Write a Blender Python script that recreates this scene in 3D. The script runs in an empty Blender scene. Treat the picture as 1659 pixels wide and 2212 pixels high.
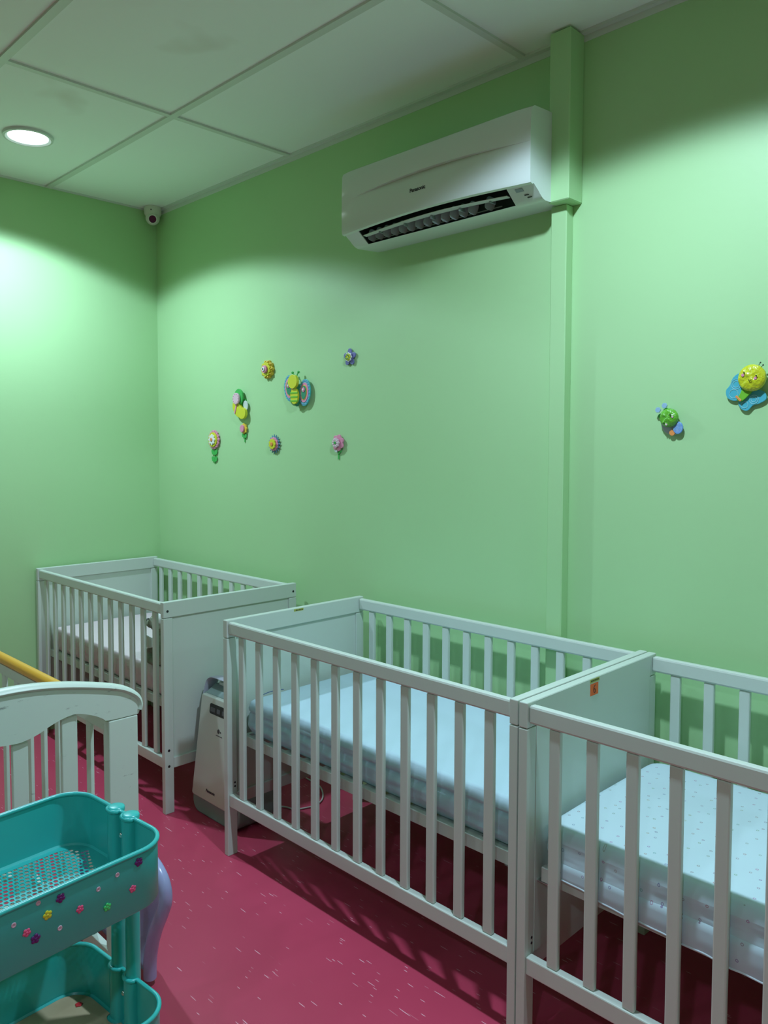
import bpy, bmesh, math, random
from mathutils import Vector, Matrix, noise

S = bpy.context.scene
COL = S.collection
random.seed(7)

# ------------------------------------------------------------------ camera
cam_d = bpy.data.cameras.new('camera')
cam = bpy.data.objects.new('camera', cam_d)
COL.objects.link(cam)
Rv = Vector((0.70367409, 0.71051959, 0.00216385)).normalized()
Fv = Vector((-0.70951666, 0.70283633, -0.05106084)).normalized()
Uv = Rv.cross(Fv).normalized()
Rv = Fv.cross(Uv).normalized()
M = Matrix((Rv, Uv, -Fv)).transposed().to_4x4()
M.translation = Vector((0, 0, 1.4545))
cam.matrix_world = M
cam_d.sensor_fit = 'HORIZONTAL'
cam_d.sensor_width = 36.0
cam_d.lens = 1706.9 / 1659 * 36.0
cam_d.shift_x = 18.42 / 1659
cam_d.shift_y = -49.12 / 1659
cam_d.clip_start = 0.02
S.camera = cam

# ------------------------------------------------------------------ light, exposure
W = bpy.data.worlds.new('world')
S.world = W
W.use_nodes = True
W.node_tree.nodes['Background'].inputs[0].default_value = (0.6, 0.75, 0.8, 1)
W.node_tree.nodes['Background'].inputs[1].default_value = 0.0
S.view_settings.view_transform = 'Standard'
S.view_settings.look = 'None'
S.view_settings.gamma = 1
S.view_settings.use_curve_mapping = False
S.view_settings.exposure = 0.0
S.cycles.max_bounces = 10
S.cycles.diffuse_bounces = 8

H = 2.763          # ceiling height
YW = 2.277         # right wall plane
XW = -4.038        # left wall plane
XE, YE = 2.3, -2.7  # unseen walls behind the camera
LAMP_POWER = 150
LAMP_COL = (0.69, 0.90, 1.10)
LAMPS = [(-3.45, 1.352), (-0.96, 1.352), (1.53, 1.352), (-2.21, -1.23), (0.28, -1.23)]
CUT = math.radians(72)

# ------------------------------------------------------------------ materials
def mat(name, col, rough=0.5, spec=0.5, metal=0.0, emit=None, es=0.0, coat=0.0):
    m = bpy.data.materials.new(name)
    m.use_nodes = True
    b = m.node_tree.nodes['Principled BSDF']
    b.inputs['Base Color'].default_value = (*col, 1)
    b.inputs['Roughness'].default_value = rough
    b.inputs['Specular IOR Level'].default_value = spec
    b.inputs['Metallic'].default_value = metal
    if coat:
        b.inputs['Coat Weight'].default_value = coat
        b.inputs['Coat Roughness'].default_value = 0.1
    if emit:
        b.inputs['Emission Color'].default_value = (*emit, 1)
        b.inputs['Emission Strength'].default_value = es
    return m

def nt(m):
    return m.node_tree, m.node_tree.nodes, m.node_tree.links, m.node_tree.nodes['Principled BSDF']

def add_bump(m, scale, strength, dist=0.01, detail=4, stretch=None):
    t, n, l, b = nt(m)
    tc = n.new('ShaderNodeTexCoord')
    nz = n.new('ShaderNodeTexNoise')
    nz.inputs['Scale'].default_value = scale
    nz.inputs['Detail'].default_value = detail
    if stretch:
        mp = n.new('ShaderNodeMapping')
        mp.inputs['Scale'].default_value = stretch
        l.new(tc.outputs['Object'], mp.inputs['Vector'])
        l.new(mp.outputs['Vector'], nz.inputs['Vector'])
    else:
        l.new(tc.outputs['Object'], nz.inputs['Vector'])
    bp = n.new('ShaderNodeBump')
    bp.inputs['Strength'].default_value = strength
    bp.inputs['Distance'].default_value = dist
    l.new(nz.outputs['Fac'], bp.inputs['Height'])
    l.new(bp.outputs['Normal'], b.inputs['Normal'])

def mottle(m, c1, c2, scale, lo=0.35, hi=0.65, detail=5):
    t, n, l, b = nt(m)
    tc = n.new('ShaderNodeTexCoord')
    nz = n.new('ShaderNodeTexNoise')
    nz.inputs['Scale'].default_value = scale
    nz.inputs['Detail'].default_value = detail
    cr = n.new('ShaderNodeValToRGB')
    cr.color_ramp.elements[0].position = lo
    cr.color_ramp.elements[1].position = hi
    cr.color_ramp.elements[0].color = (*c1, 1)
    cr.color_ramp.elements[1].color = (*c2, 1)
    l.new(tc.outputs['Object'], nz.inputs['Vector'])
    l.new(nz.outputs['Fac'], cr.inputs['Fac'])
    l.new(cr.outputs['Color'], b.inputs['Base Color'])
    return cr

M_wall = mat('green_wall_paint', (0.33, 0.66, 0.31), 0.45, 0.35)
mottle(M_wall, (0.385, 0.635, 0.315), (0.40, 0.65, 0.33), 1.3)
add_bump(M_wall, 60, 0.06, 0.004)
M_ceil = mat('ceiling_board', (0.60, 0.64, 0.62), 0.85, 0.2)
t, n, l, b = nt(M_ceil)
tc = n.new('ShaderNodeTexCoord')
nz = n.new('ShaderNodeTexNoise'); nz.inputs['Scale'].default_value = 1.9; nz.inputs['Detail'].default_value = 3
cr = n.new('ShaderNodeValToRGB')
cr.color_ramp.elements[0].position = 0.69; cr.color_ramp.elements[0].color = (0.83, 0.91, 0.89, 1)
cr.color_ramp.elements[1].position = 0.80; cr.color_ramp.elements[1].color = (0.70, 0.73, 0.68, 1)
l.new(tc.outputs['Object'], nz.inputs['Vector']); l.new(nz.outputs['Fac'], cr.inputs['Fac'])
l.new(cr.outputs['Color'], b.inputs['Base Color'])
M_grid = mat('ceiling_grid_metal', (0.62, 0.69, 0.64), 0.5, 0.4)

# floor: magenta vinyl with short pale streaks lying along the room
M_floor = mat('pink_vinyl', (0.40, 0.055, 0.14), 0.38, 0.4)
t, n, l, b = nt(M_floor)
tc = n.new('ShaderNodeTexCoord')
def streaks(scale, sx, sy, rnd, width, prob, rot):
    mp = n.new('ShaderNodeMapping')
    mp.inputs['Rotation'].default_value = (0, 0, rot)
    mp.inputs['Scale'].default_value = (sx, sy, 0.0)
    l.new(tc.outputs['Object'], mp.inputs['Vector'])
    # slight waviness
    wn = n.new('ShaderNodeTexNoise'); wn.inputs['Scale'].default_value = 3.0
    l.new(tc.outputs['Object'], wn.inputs['Vector'])
    mixv = n.new('ShaderNodeVectorMath'); mixv.operation = 'MULTIPLY_ADD'
    mixv.inputs[1].default_value = (1.2, 1.2, 0)
    l.new(wn.outputs['Color'], mixv.inputs[0]); l.new(mp.outputs['Vector'], mixv.inputs[2])
    vo = n.new('ShaderNodeTexVoronoi'); vo.voronoi_dimensions = '2D'
    vo.inputs['Scale'].default_value = scale
    vo.inputs['Randomness'].default_value = rnd
    l.new(mixv.outputs['Vector'], vo.inputs['Vector'])
    lt = n.new('ShaderNodeMath'); lt.operation = 'LESS_THAN'
    lt.inputs[1].default_value = width
    l.new(vo.outputs['Distance'], lt.inputs[0])
    sep = n.new('ShaderNodeSeparateColor')
    l.new(vo.outputs['Color'], sep.inputs['Color'])
    gt = n.new('ShaderNodeMath'); gt.operation = 'GREATER_THAN'; gt.inputs[1].default_value = 1 - prob
    l.new(sep.outputs[0], gt.inputs[0])
    mu = n.new('ShaderNodeMath'); mu.operation = 'MULTIPLY'
    l.new(lt.outputs[0], mu.inputs[0]); l.new(gt.outputs[0], mu.inputs[1])
    m2 = n.new('ShaderNodeMath'); m2.operation = 'MULTIPLY'
    l.new(mu.outputs[0], m2.inputs[0]); l.new(sep.outputs[1], m2.inputs[1])
    return m2
a1 = streaks(1.0, 6.5, 70, 1.0, 0.085, 0.22, 0.12)
a2 = streaks(1.0, 12, 75, 1.0, 0.085, 0.14, -0.10)
mx = n.new('ShaderNodeMath'); mx.operation = 'MAXIMUM'
l.new(a1.outputs[0], mx.inputs[0]); l.new(a2.outputs[0], mx.inputs[1])
nz = n.new('ShaderNodeTexNoise'); nz.inputs['Scale'].default_value = 2.2; nz.inputs['Detail'].default_value = 6
l.new(tc.outputs['Object'], nz.inputs['Vector'])
cr = n.new('ShaderNodeValToRGB')
cr.color_ramp.elements[0].position = 0.3; cr.color_ramp.elements[0].color = (0.47, 0.048, 0.100, 1)
cr.color_ramp.elements[1].position = 0.7; cr.color_ramp.elements[1].color = (0.53, 0.060, 0.122, 1)
l.new(nz.outputs['Fac'], cr.inputs['Fac'])
mc = n.new('ShaderNodeMixRGB')
mc.inputs['Color2'].default_value = (0.80, 0.42, 0.50, 1)
l.new(mx.outputs[0], mc.inputs['Fac']); l.new(cr.outputs['Color'], mc.inputs['Color1'])
l.new(mc.outputs['Color'], b.inputs['Base Color'])

M_white = mat('white_crib_lacquer', (0.55, 0.62, 0.555), 0.38, 0.45)
M_oldwhite = mat('worn_cream_paint', (0.60, 0.70, 0.62), 0.4, 0.45)
t, n, l, b = nt(M_oldwhite)
tc = n.new('ShaderNodeTexCoord')
nz = n.new('ShaderNodeTexNoise'); nz.inputs['Scale'].default_value = 38; nz.inputs['Detail'].default_value = 8; nz.inputs['Roughness'].default_value = 0.7
mp = n.new('ShaderNodeMapping'); mp.inputs['Scale'].default_value = (1, 0.45, 1.3)
l.new(tc.outputs['Object'], mp.inputs['Vector']); l.new(mp.outputs['Vector'], nz.inputs['Vector'])
cr = n.new('ShaderNodeValToRGB')
cr.color_ramp.elements[0].position = 0.635; cr.color_ramp.elements[0].color = (0.60, 0.70, 0.62, 1)
cr.color_ramp.elements[1].position = 0.76; cr.color_ramp.elements[1].color = (0.20, 0.22, 0.21, 1)
l.new(nz.outputs['Fac'], cr.inputs['Fac']); l.new(cr.outputs['Color'], b.inputs['Base Color'])
M_yellow_rail = mat('yellow_plastic_rail', (0.80, 0.42, 0.035), 0.35)
M_groove = mat('dark_groove', (0.03, 0.03, 0.03), 0.6)
M_bolt = mat('black_bolt', (0.012, 0.012, 0.015), 0.4)
M_steel = mat('bare_steel', (0.6, 0.6, 0.58), 0.25, 0.5, 1.0)
M_sheet_blue = mat('pale_blue_sheet', (0.46, 0.62, 0.70), 0.85, 0.15)
add_bump(M_sheet_blue, 300, 0.1, 0.002)
M_sheet_pink = mat('pale_pink_sheet', (0.66, 0.56, 0.58), 0.85, 0.15)
add_bump(M_sheet_pink, 300, 0.1, 0.002)
M_sheet_star = mat('printed_blue_sheet', (0.52, 0.67, 0.73), 0.85, 0.15)
t, n, l, b = nt(M_sheet_star)
tc = n.new('ShaderNodeTexCoord')
sep = n.new('ShaderNodeSeparateXYZ'); l.new(tc.outputs['Object'], sep.inputs[0])
ad = n.new('ShaderNodeMath'); ad.operation = 'SUBTRACT'
l.new(sep.outputs[1], ad.inputs[0]); l.new(sep.outputs[2], ad.inputs[1])
cmb = n.new('ShaderNodeCombineXYZ'); l.new(sep.outputs[0], cmb.inputs[0]); l.new(ad.outputs[0], cmb.inputs[1])
vo = n.new('ShaderNodeTexVoronoi'); vo.voronoi_dimensions = '2D'; vo.inputs['Scale'].default_value = 25; vo.inputs['Randomness'].default_value = 0.75
l.new(cmb.outputs[0], vo.inputs['Vector'])
sb = n.new('ShaderNodeMath'); sb.operation = 'SUBTRACT'; sb.inputs[1].default_value = 0.062; l.new(vo.outputs['Distance'], sb.inputs[0])
ab = n.new('ShaderNodeMath'); ab.operation = 'ABSOLUTE'; l.new(sb.outputs[0], ab.inputs[0])
lt = n.new('ShaderNodeMath'); lt.operation = 'LESS_THAN'; lt.inputs[1].default_value = 0.020; l.new(ab.outputs[0], lt.inputs[0])
mc = n.new('ShaderNodeMixRGB'); mc.inputs['Color1'].default_value = (0.52, 0.67, 0.73, 1)
l.new(lt.outputs[0], mc.inputs['Fac']); l.new(vo.outputs['Color'], mc.inputs['Color2'])
mc2 = n.new('ShaderNodeMixRGB'); mc2.blend_type = 'MIX'; mc2.inputs['Color2'].default_value = (0.30, 0.34, 0.38, 1); mc2.inputs['Fac'].default_value = 0.82
l.new(vo.outputs['Color'], mc2.inputs['Color1']); l.new(mc2.outputs['Color'], mc.inputs['Color2'])
l.new(mc.outputs['Color'], b.inputs['Base Color'])
M_hem = mat('white_sheet_hem', (0.60, 0.72, 0.78), 0.85, 0.15)
M_teal = mat('turquoise_enamel', (0.035, 0.45, 0.42), 0.28, 0.5)
M_card = mat('brown_cardboard', (0.42, 0.35, 0.22), 0.8, 0.2)
mottle(M_card, (0.38, 0.31, 0.19), (0.47, 0.40, 0.26), 9)
M_lav = mat('lavender_plastic', (0.38, 0.42, 0.70), 0.25, 0.5)
M_ac = mat('white_air_conditioner_plastic', (0.64, 0.71, 0.66), 0.17, 0.5)
M_acdark = mat('dark_outlet_plastic', (0.025, 0.035, 0.035), 0.5)
M_acfin = mat('grey_louvre_plastic', (0.24, 0.30, 0.30), 0.5)
M_acgrey = mat('grey_display_window', (0.28, 0.34, 0.36), 0.3)
M_black = mat('black_print', (0.012, 0.014, 0.014), 0.4)
M_text = mat('dark_lettering', (0.02, 0.03, 0.03), 0.5)
M_puri = mat('off_white_purifier_plastic', (0.56, 0.62, 0.54), 0.35)
M_purig = mat('grey_green_purifier_plastic', (0.22, 0.31, 0.29), 0.4)
M_purih = mat('grey_lilac_handle_plastic', (0.36, 0.37, 0.44), 0.35)
M_domew = mat('white_camera_plastic', (0.68, 0.70, 0.62), 0.4)
M_lens = mat('black_camera_lens', (0.01, 0.012, 0.03), 0.08, 0.8)
M_cord = mat('white_cord_plastic', (0.6, 0.58, 0.56), 0.4)
M_emit = mat('lit_lamp_disc', (0.9, 0.95, 1), 0.5, 0.5, 0, (0.85, 0.95, 1.0), 9.0)
M_trim = mat('white_lamp_ring', (0.62, 0.68, 0.66), 0.4)
M_orange_note = mat('orange_paper', (0.80, 0.16, 0.05), 0.7, 0.2)
M_yellow_label = mat('yellow_sticker', (0.42, 0.46, 0.10), 0.5)
M_plush = mat('grey_green_plush', (0.22, 0.27, 0.21), 0.95, 0.1)
add_bump(M_plush, 120, 0.6, 0.01)
mottle(M_plush, (0.17, 0.21, 0.16), (0.34, 0.37, 0.28), 18)
M_plushw = mat('white_plush', (0.66, 0.70, 0.68), 0.95, 0.1)
C = {}
def cmat(key, col, rough=0.4):
    if key not in C:
        C[key] = mat(key, col, rough)
    return C[key]

# ------------------------------------------------------------------ helpers
def tag(o, label=None, cat=None, group=None, kind=None):
    if label: o['label'] = label
    if cat: o['category'] = cat
    if group: o['group'] = group
    if kind: o['kind'] = kind
    return o

def empty(name, loc=(0, 0, 0), rz=0.0):
    o = bpy.data.objects.new(name, None)
    o.empty_display_size = 0.05
    o.location = loc
    o.rotation_euler = (0, 0, rz)
    COL.objects.link(o)
    return o

def obj(name, bm, m, parent=None, bevel=0.0, seg=2, smooth=False, angle=35):
    me = bpy.data.meshes.new(name)
    bmesh.ops.recalc_face_normals(bm, faces=bm.faces)
    bm.to_mesh(me); bm.free()
    for mm in (m if isinstance(m, (list, tuple)) else [m]):
        me.materials.append(mm)
    o = bpy.data.objects.new(name, me)
    COL.objects.link(o)
    if parent: o.parent = parent
    if bevel:
        bv = o.modifiers.new('bevel', 'BEVEL')
        bv.width = bevel; bv.segments = seg; bv.limit_method = 'ANGLE'; bv.angle_limit = math.radians(40)
        bv.harden_normals = False
    if smooth:
        me.polygons.foreach_set('use_smooth', [True] * len(me.polygons))
        try: me.set_sharp_from_angle(angle=math.radians(angle))
        except Exception: pass
    return o

def box(bm, x0, x1, y0, y1, z0, z1, mi=0):
    vs = [bm.verts.new((x, y, z)) for x in (x0, x1) for y in (y0, y1) for z in (z0, z1)]
    for f in ((0,1,3,2),(4,6,7,5),(0,4,5,1),(2,3,7,6),(0,2,6,4),(1,5,7,3)):
        bm.faces.new([vs[i] for i in f]).material_index = mi
    return vs

def boxobj(name, d, m, parent=None, bevel=0.0, seg=2):
    bm = bmesh.new(); box(bm, *d)
    return obj(name, bm, m, parent, bevel, seg)

def prism(bm, pts, fn, t0, t1, mi=0):
    """pts 2D outline; fn(u, v, t) -> 3D"""
    a = [bm.verts.new(fn(u, v, t0)) for u, v in pts]
    b = [bm.verts.new(fn(u, v, t1)) for u, v in pts]
    k = len(pts)
    bm.faces.new(a).material_index = mi
    bm.faces.new(list(reversed(b))).material_index = mi
    for i in range(k):
        bm.faces.new((a[i], b[i], b[(i+1) % k], a[(i+1) % k])).material_index = mi

def loft(bm, rings, closed=True, caps=True, mi=0):
    vr = [[bm.verts.new(p) for p in r] for r in rings]
    k = len(vr[0])
    for a, b in zip(vr, vr[1:]):
        for i in range(k if closed else k - 1):
            j = (i + 1) % k
            bm.faces.new((a[i], a[j], b[j], b[i])).material_index = mi
    if caps and closed:
        bm.faces.new(list(reversed(vr[0]))); bm.faces.new(vr[-1])
    return vr

def tube(bm, pts, r, n=8, closed=False, ry=None, up=None):
    """sweep a circle (or ellipse) along 3D points; r float or list"""
    pts = [Vector(p) for p in pts]
    N = len(pts); rings = []
    prev = None
    for i, p in enumerate(pts):
        if closed: t = pts[(i+1) % N] - pts[i-1]
        else: t = pts[min(i+1, N-1)] - pts[max(i-1, 0)]
        t.normalize()
        if prev is None:
            ref = Vector(up) if up else (Vector((0,0,1)) if abs(t.z) < 0.9 else Vector((1,0,0)))
        else: ref = prev
        a = (ref - t * ref.dot(t)).normalized()
        prev = a
        bb = t.cross(a)
        rr = r[i] if isinstance(r, (list, tuple)) else r
        rings.append([p + a * math.cos(2*math.pi*k/n) * rr + bb * math.sin(2*math.pi*k/n) * (rr if ry is None else ry) for k in range(n)])
    vr = [[bm.verts.new(p) for p in rg] for rg in rings]
    M_ = N if closed else N - 1
    for i in range(M_):
        a, b = vr[i], vr[(i+1) % N]
        for k in range(n):
            bm.faces.new((a[k], a[(k+1) % n], b[(k+1) % n], b[k]))
    if not closed:
        bm.faces.new(list(reversed(vr[0]))); bm.faces.new(vr[-1])

def lathe(bm, prof, n=32, origin=(0,0,0)):
    """prof list of (r, z) about z axis"""
    ox, oy, oz = origin
    rings = []
    for r, z in prof:
        if r < 1e-6: rings.append([bm.verts.new((ox, oy, oz + z))])
        else: rings.append([bm.verts.new((ox + r*math.cos(2*math.pi*k/n), oy + r*math.sin(2*math.pi*k/n), oz + z)) for k in range(n)])
    for a, b in zip(rings, rings[1:]):
        for k in range(n):
            j = (k+1) % n
            if len(a) == 1 and len(b) == 1: continue
            if len(a) == 1: bm.faces.new((a[0], b[j], b[k]))
            elif len(b) == 1: bm.faces.new((a[k], a[j], b[0]))
            else: bm.faces.new((a[k], a[j], b[j], b[k]))

def catmull(pts, sub=6, closed=False):
    out = []; n_ = len(pts)
    rng = range(n_ if closed else n_ - 1)
    for i in rng:
        p0 = pts[(i-1) % n_] if closed or i > 0 else pts[0]
        p1 = pts[i]; p2 = pts[(i+1) % n_]
        p3 = pts[(i+2) % n_] if closed or i + 2 < n_ else pts[-1]
        for s in range(sub):
            t_ = s / sub
            out.append(tuple(0.5*((2*b_) + (-a_+c_)*t_ + (2*a_-5*b_+4*c_-d_)*t_*t_ + (-a_+3*b_-3*c_+d_)*t_**3) for a_, b_, c_, d_ in zip(p0, p1, p2, p3)))
    if not closed: out.append(tuple(pts[-1]))
    return out

def ico(bm, c, r, sub=3, sc=(1,1,1), rot=None):
    g = bmesh.ops.create_icosphere(bm, subdivisions=sub, radius=1.0)
    m4 = Matrix.Translation(c) @ (rot.to_4x4() if rot else Matrix.Identity(4)) @ Matrix.Diagonal((r*sc[0], r*sc[1], r*sc[2], 1))
    bmesh.ops.transform(bm, matrix=m4, verts=g['verts'])

def text(name, body, size, m, parent, loc, basis, bold=0.0, extrude=0.0003, align='CENTER', shear=0.0):
    """lettering as a mesh; basis = (right, up) world vectors"""
    cu = bpy.data.curves.new(name, 'FONT')
    cu.body = body; cu.size = size; cu.extrude = extrude; cu.offset = bold; cu.align_x = align; cu.align_y = 'CENTER'; cu.shear = shear
    tmp = bpy.data.objects.new(name + '_tmp', cu)
    COL.objects.link(tmp)
    dg = bpy.context.evaluated_depsgraph_get()
    me = bpy.data.meshes.new_from_object(tmp.evaluated_get(dg))
    bpy.data.objects.remove(tmp); bpy.data.curves.remove(cu)
    r_, u_ = Vector(basis[0]).normalized(), Vector(basis[1]).normalized()
    mm = Matrix((r_, u_, r_.cross(u_))).transposed().to_4x4()
    mm.translation = Vector(loc)
    me.transform(mm)
    me.materials.clear(); me.materials.append(m)
    o = bpy.data.objects.new(name, me)
    COL.objects.link(o)
    if parent: o.parent = parent
    return o

# ------------------------------------------------------------------ room shell
def struct(name, d, m):
    o = boxobj(name, d, m); o['kind'] = 'structure'; return o
struct('floor', (XW-0.1, XE+0.1, YE-0.1, YW+0.1, -0.1, 0.0), M_floor)
struct('wall_left', (XW-0.1, XW, YE-0.1, YW+0.1, 0, H+0.12), M_wall)
struct('wall_right', (XW, XE+0.1, YW, YW+0.1, 0, H+0.12), M_wall)
struct('wall_front', (XE, XE+0.1, YE-0.1, YW, 0, H+0.12), M_wall)
struct('wall_back', (XW, XE, YE-0.1, YE, 0, H+0.12), M_wall)
struct('ceiling', (XW, XE, YE, YW, H+0.007, H+0.12), M_ceil)
# suspended ceiling grid: T-bars hanging just below the boards
gx0, gy0, sx, sy = -2.839, 1.675, 1.2526, 0.6446
bm = bmesh.new()
x = gx0
while x < XE:
    box(bm, x-0.011, x+0.013, YE, YW, H-0.001, H+0.008); x += sx
y = gy0
ys = []
while y > YE: ys.append(y); y -= sy
for y in ys:
    box(bm, XW, XE, y-0.014, y+0.014, H-0.0015, H+0.0075)
o = obj('trim_1', bm, M_grid); o['kind'] = 'structure'
bm = bmesh.new()
box(bm, XW, XE, YW-0.020, YW, H-0.002, H+0.008)
box(bm, XW, XE, YW-0.002, YW, H-0.022, H-0.002)
o = obj('trim_2', bm, M_grid); o['kind'] = 'structure'
bm = bmesh.new()
box(bm, XW, XW+0.008, YE, YW-0.02, H-0.002, H+0.008)
o = obj('trim_3', bm, M_grid); o['kind'] = 'structure'
# pipe casings on the right wall, painted over in wall green
struct('trim_4', (-1.437, -1.362, YW-0.082, YW, 2.238, H), M_wall).modifiers.new('bevel', 'BEVEL').width = 0.003
struct('trim_5', (-1.452, -1.394, YW-0.040, YW, 0.0, 2.238), M_wall).modifiers.new('bevel', 'BEVEL').width = 0.003

# ------------------------------------------------------------------ recessed lamps
lamp_labels = ['round recessed ceiling light nearest the camera corner, glowing white',
               'round recessed ceiling light above the numbered crib',
               'round recessed ceiling light farthest along the crib wall, out of view to the right',
               'round recessed ceiling light behind the viewer, towards the left wall',
               'round recessed ceiling light behind the viewer, to the right']
for i, (lx, ly) in enumerate(LAMPS):
    r_ = empty('ceiling_light', (lx, ly, H))
    tag(r_, lamp_labels[i], 'ceiling light', 'round recessed ceiling lights')
    bm = bmesh.new()
    lathe(bm, [(0.078, 0.006), (0.080, -0.001), (0.090, -0.006), (0.099, -0.004), (0.100, 0.007)], 48)
    obj('ring', bm, M_trim, r_, smooth=True)
    bm = bmesh.new()
    lathe(bm, [(0.0795, 0.003), (0.06, -0.003), (0.03, -0.006), (0, -0.007)], 48)
    obj('diffuser', bm, M_emit, r_, smooth=True)
    ld = bpy.data.lights.new('lamp_glow', 'SPOT')
    ld.energy = LAMP_POWER * (0.78, 0.90, 0.30, 0.18, 0.55)[i]
    ld.color = LAMP_COL
    ld.spot_size = 2 * CUT
    ld.spot_blend = 0.16
    ld.shadow_soft_size = 0.04
    ld.use_nodes = True      # reflector lamps throw less light sideways than straight down
    ln, ll = ld.node_tree.nodes, ld.node_tree.links
    em_ = ln['Emission']
    ge = ln.new('ShaderNodeNewGeometry'); sp_ = ln.new('ShaderNodeSeparateXYZ')
    ll.new(ge.outputs['Incoming'], sp_.inputs[0])
    ab_ = ln.new('ShaderNodeMath'); ab_.operation = 'ABSOLUTE'; ll.new(sp_.outputs[2], ab_.inputs[0])
    pw = ln.new('ShaderNodeMath'); pw.operation = 'POWER'; pw.inputs[1].default_value = 1.0; ll.new(ab_.outputs[0], pw.inputs[0])
    ll.new(pw.outputs[0], em_.inputs['Strength'])
    lo = bpy.data.objects.new('lamp_glow', ld)
    lo.location = (0, 0, -0.062)
    COL.objects.link(lo); lo.parent = r_

# ------------------------------------------------------------------ security camera in the corner
r_ = empty('security_camera', (-3.978, 2.222, H))
tag(r_, 'small white dome security camera in the ceiling corner', 'camera')
bm = bmesh.new()
lathe(bm, [(0, 0.006), (0.044, 0.006), (0.046, -0.004), (0.046, -0.030), (0.040, -0.040), (0.030, -0.046), (0, -0.046)], 40)
obj('base', bm, M_domew, r_, smooth=True)
look = Vector((3.95, -2.2, -1.9)).normalized()
cb = Vector((0.004, -0.003, -0.052))
bm = bmesh.new(); ico(bm, cb, 0.038, 4)
ball = obj('camera_ball', bm, M_domew, r_, smooth=True, angle=80)
q = look.to_track_quat('Z', 'Y').to_matrix().to_4x4()
bm = bmesh.new()
lathe(bm, [(0.0, 0.0445), (0.018, 0.0445), (0.019, 0.042), (0.019, 0.034)], 32)
bmesh.ops.transform(bm, matrix=Matrix.Translation(cb) @ q, verts=bm.verts)
obj('lens', bm, M_lens, r_, smooth=True)
bm = bmesh.new()
lathe(bm, [(0.0195, 0.034), (0.0195, 0.0455), (0.024, 0.0455), (0.026, 0.028)], 32)
bmesh.ops.transform(bm, matrix=Matrix.Translation(cb) @ q, verts=bm.verts)
obj('lens_ring', bm, M_domew, r_, smooth=True)
bm = bmesh.new(); ico(bm, (0.036, -0.030, -0.018), 0.0035, 2)
obj('screw', bm, M_bolt, r_)

# ------------------------------------------------------------------ air conditioner
AX0, AX1 = -2.287, -1.426
r_ = empty('air_conditioner', ((AX0+AX1)/2, YW, 2.24))
tag(r_, 'white wall-mounted air conditioner with open louvres beside the green pipe casing', 'air conditioner')
ox_, oz_ = (AX0+AX1)/2, 2.24
OX0, OX1 = -2.212, -1.528
def ac_prof(x, opened):
    t_ = (x - AX0) / (AX1 - AX0)
    arc = 0.017 * math.sin(math.pi * min(max(t_, 0), 1)) ** 1.0
    u_ = (x + 2.215) / 0.744
    lens = max(0.0, math.sin(math.pi * u_)) if 0 < u_ < 1 else 0.0
    zc = 2.403 + 0.021 * (1 - (2*u_-1)**2 if 0 < u_ < 1 else 0.0)
    pb = 2.272 + arc
    L = 0.017 * lens
    if opened:
        cav = [(0.128, 2.2405), (0.105, 2.250), (0.060, 2.275), (0.055, 2.335), (0.110, 2.352), (0.168, 2.330), (0.181, pb + 0.008)]
    else:
        f = lambda a: (0.128 + (0.181-0.128)*a, 2.2405 + (pb + 0.004 - 2.2405)*a)
        cav = [f(a) for a in (0, .15, .3, .45, .6, .8, 1.0)]
    p = [(0.0, 2.243), (0.112, 2.236)] + cav + [(0.186, pb), (0.197, pb + 0.003), (0.200, pb + 0.012), (0.201, zc - 0.050), (0.200 - L, zc - 0.001), (0.2005, zc), (0.200, 2.440), (0.198, 2.495), (0.192, 2.508), (0.180, 2.515), (0.104, 2.520), (0.0, 2.520)]
    return p
xs = [(AX0, 0), (AX0 + 0.035, 0), (OX0, 0), (OX0 + 0.0005, 1)]
K = 26
for k in range(1, K): xs.append((OX0 + (OX1 - OX0) * k / K, 1))
xs += [(OX1 - 0.0005, 1), (OX1, 0), (OX1 + 0.05, 0), (AX1, 0)]
bm = bmesh.new()
rings = []
for x, op in xs:
    pr = ac_prof(x, op)
    if x in (AX0, AX1):   # rounded ends
        pr = [(d*0.985 if d > 0.15 else d, 2.38 + (z-2.38)*0.985) for d, z in pr]
    rings.append([(x - ox_, -d, z - oz_) for d, z in pr])
rings = [r for r in rings]
vr = loft(bm, rings)
obj('body', bm, M_ac, r_, smooth=True, angle=32)
# dark inner duct
bm = bmesh.new()
rr = []
for x in [OX0 + 0.001 + (OX1 - OX0 - 0.002) * k / 20 for k in range(21)]:
    c_ = ac_prof(x, 1)[2:9]
    c_ = [(0.126, 2.2425), (0.105, 2.2525), (0.063, 2.278), (0.058, 2.332), (0.110, 2.349), (0.166, 2.327), (0.179, c_[6][1] - 0.002)]
    rr.append([(x - ox_, -d, z - oz_) for d, z in c_])
loft(bm, rr, closed=False)
for R_ in (rr[0], rr[-1]): bm.faces.new([bm.verts.new(p) for p in R_])
obj('outlet_duct', bm, M_acdark, r_)
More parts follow.
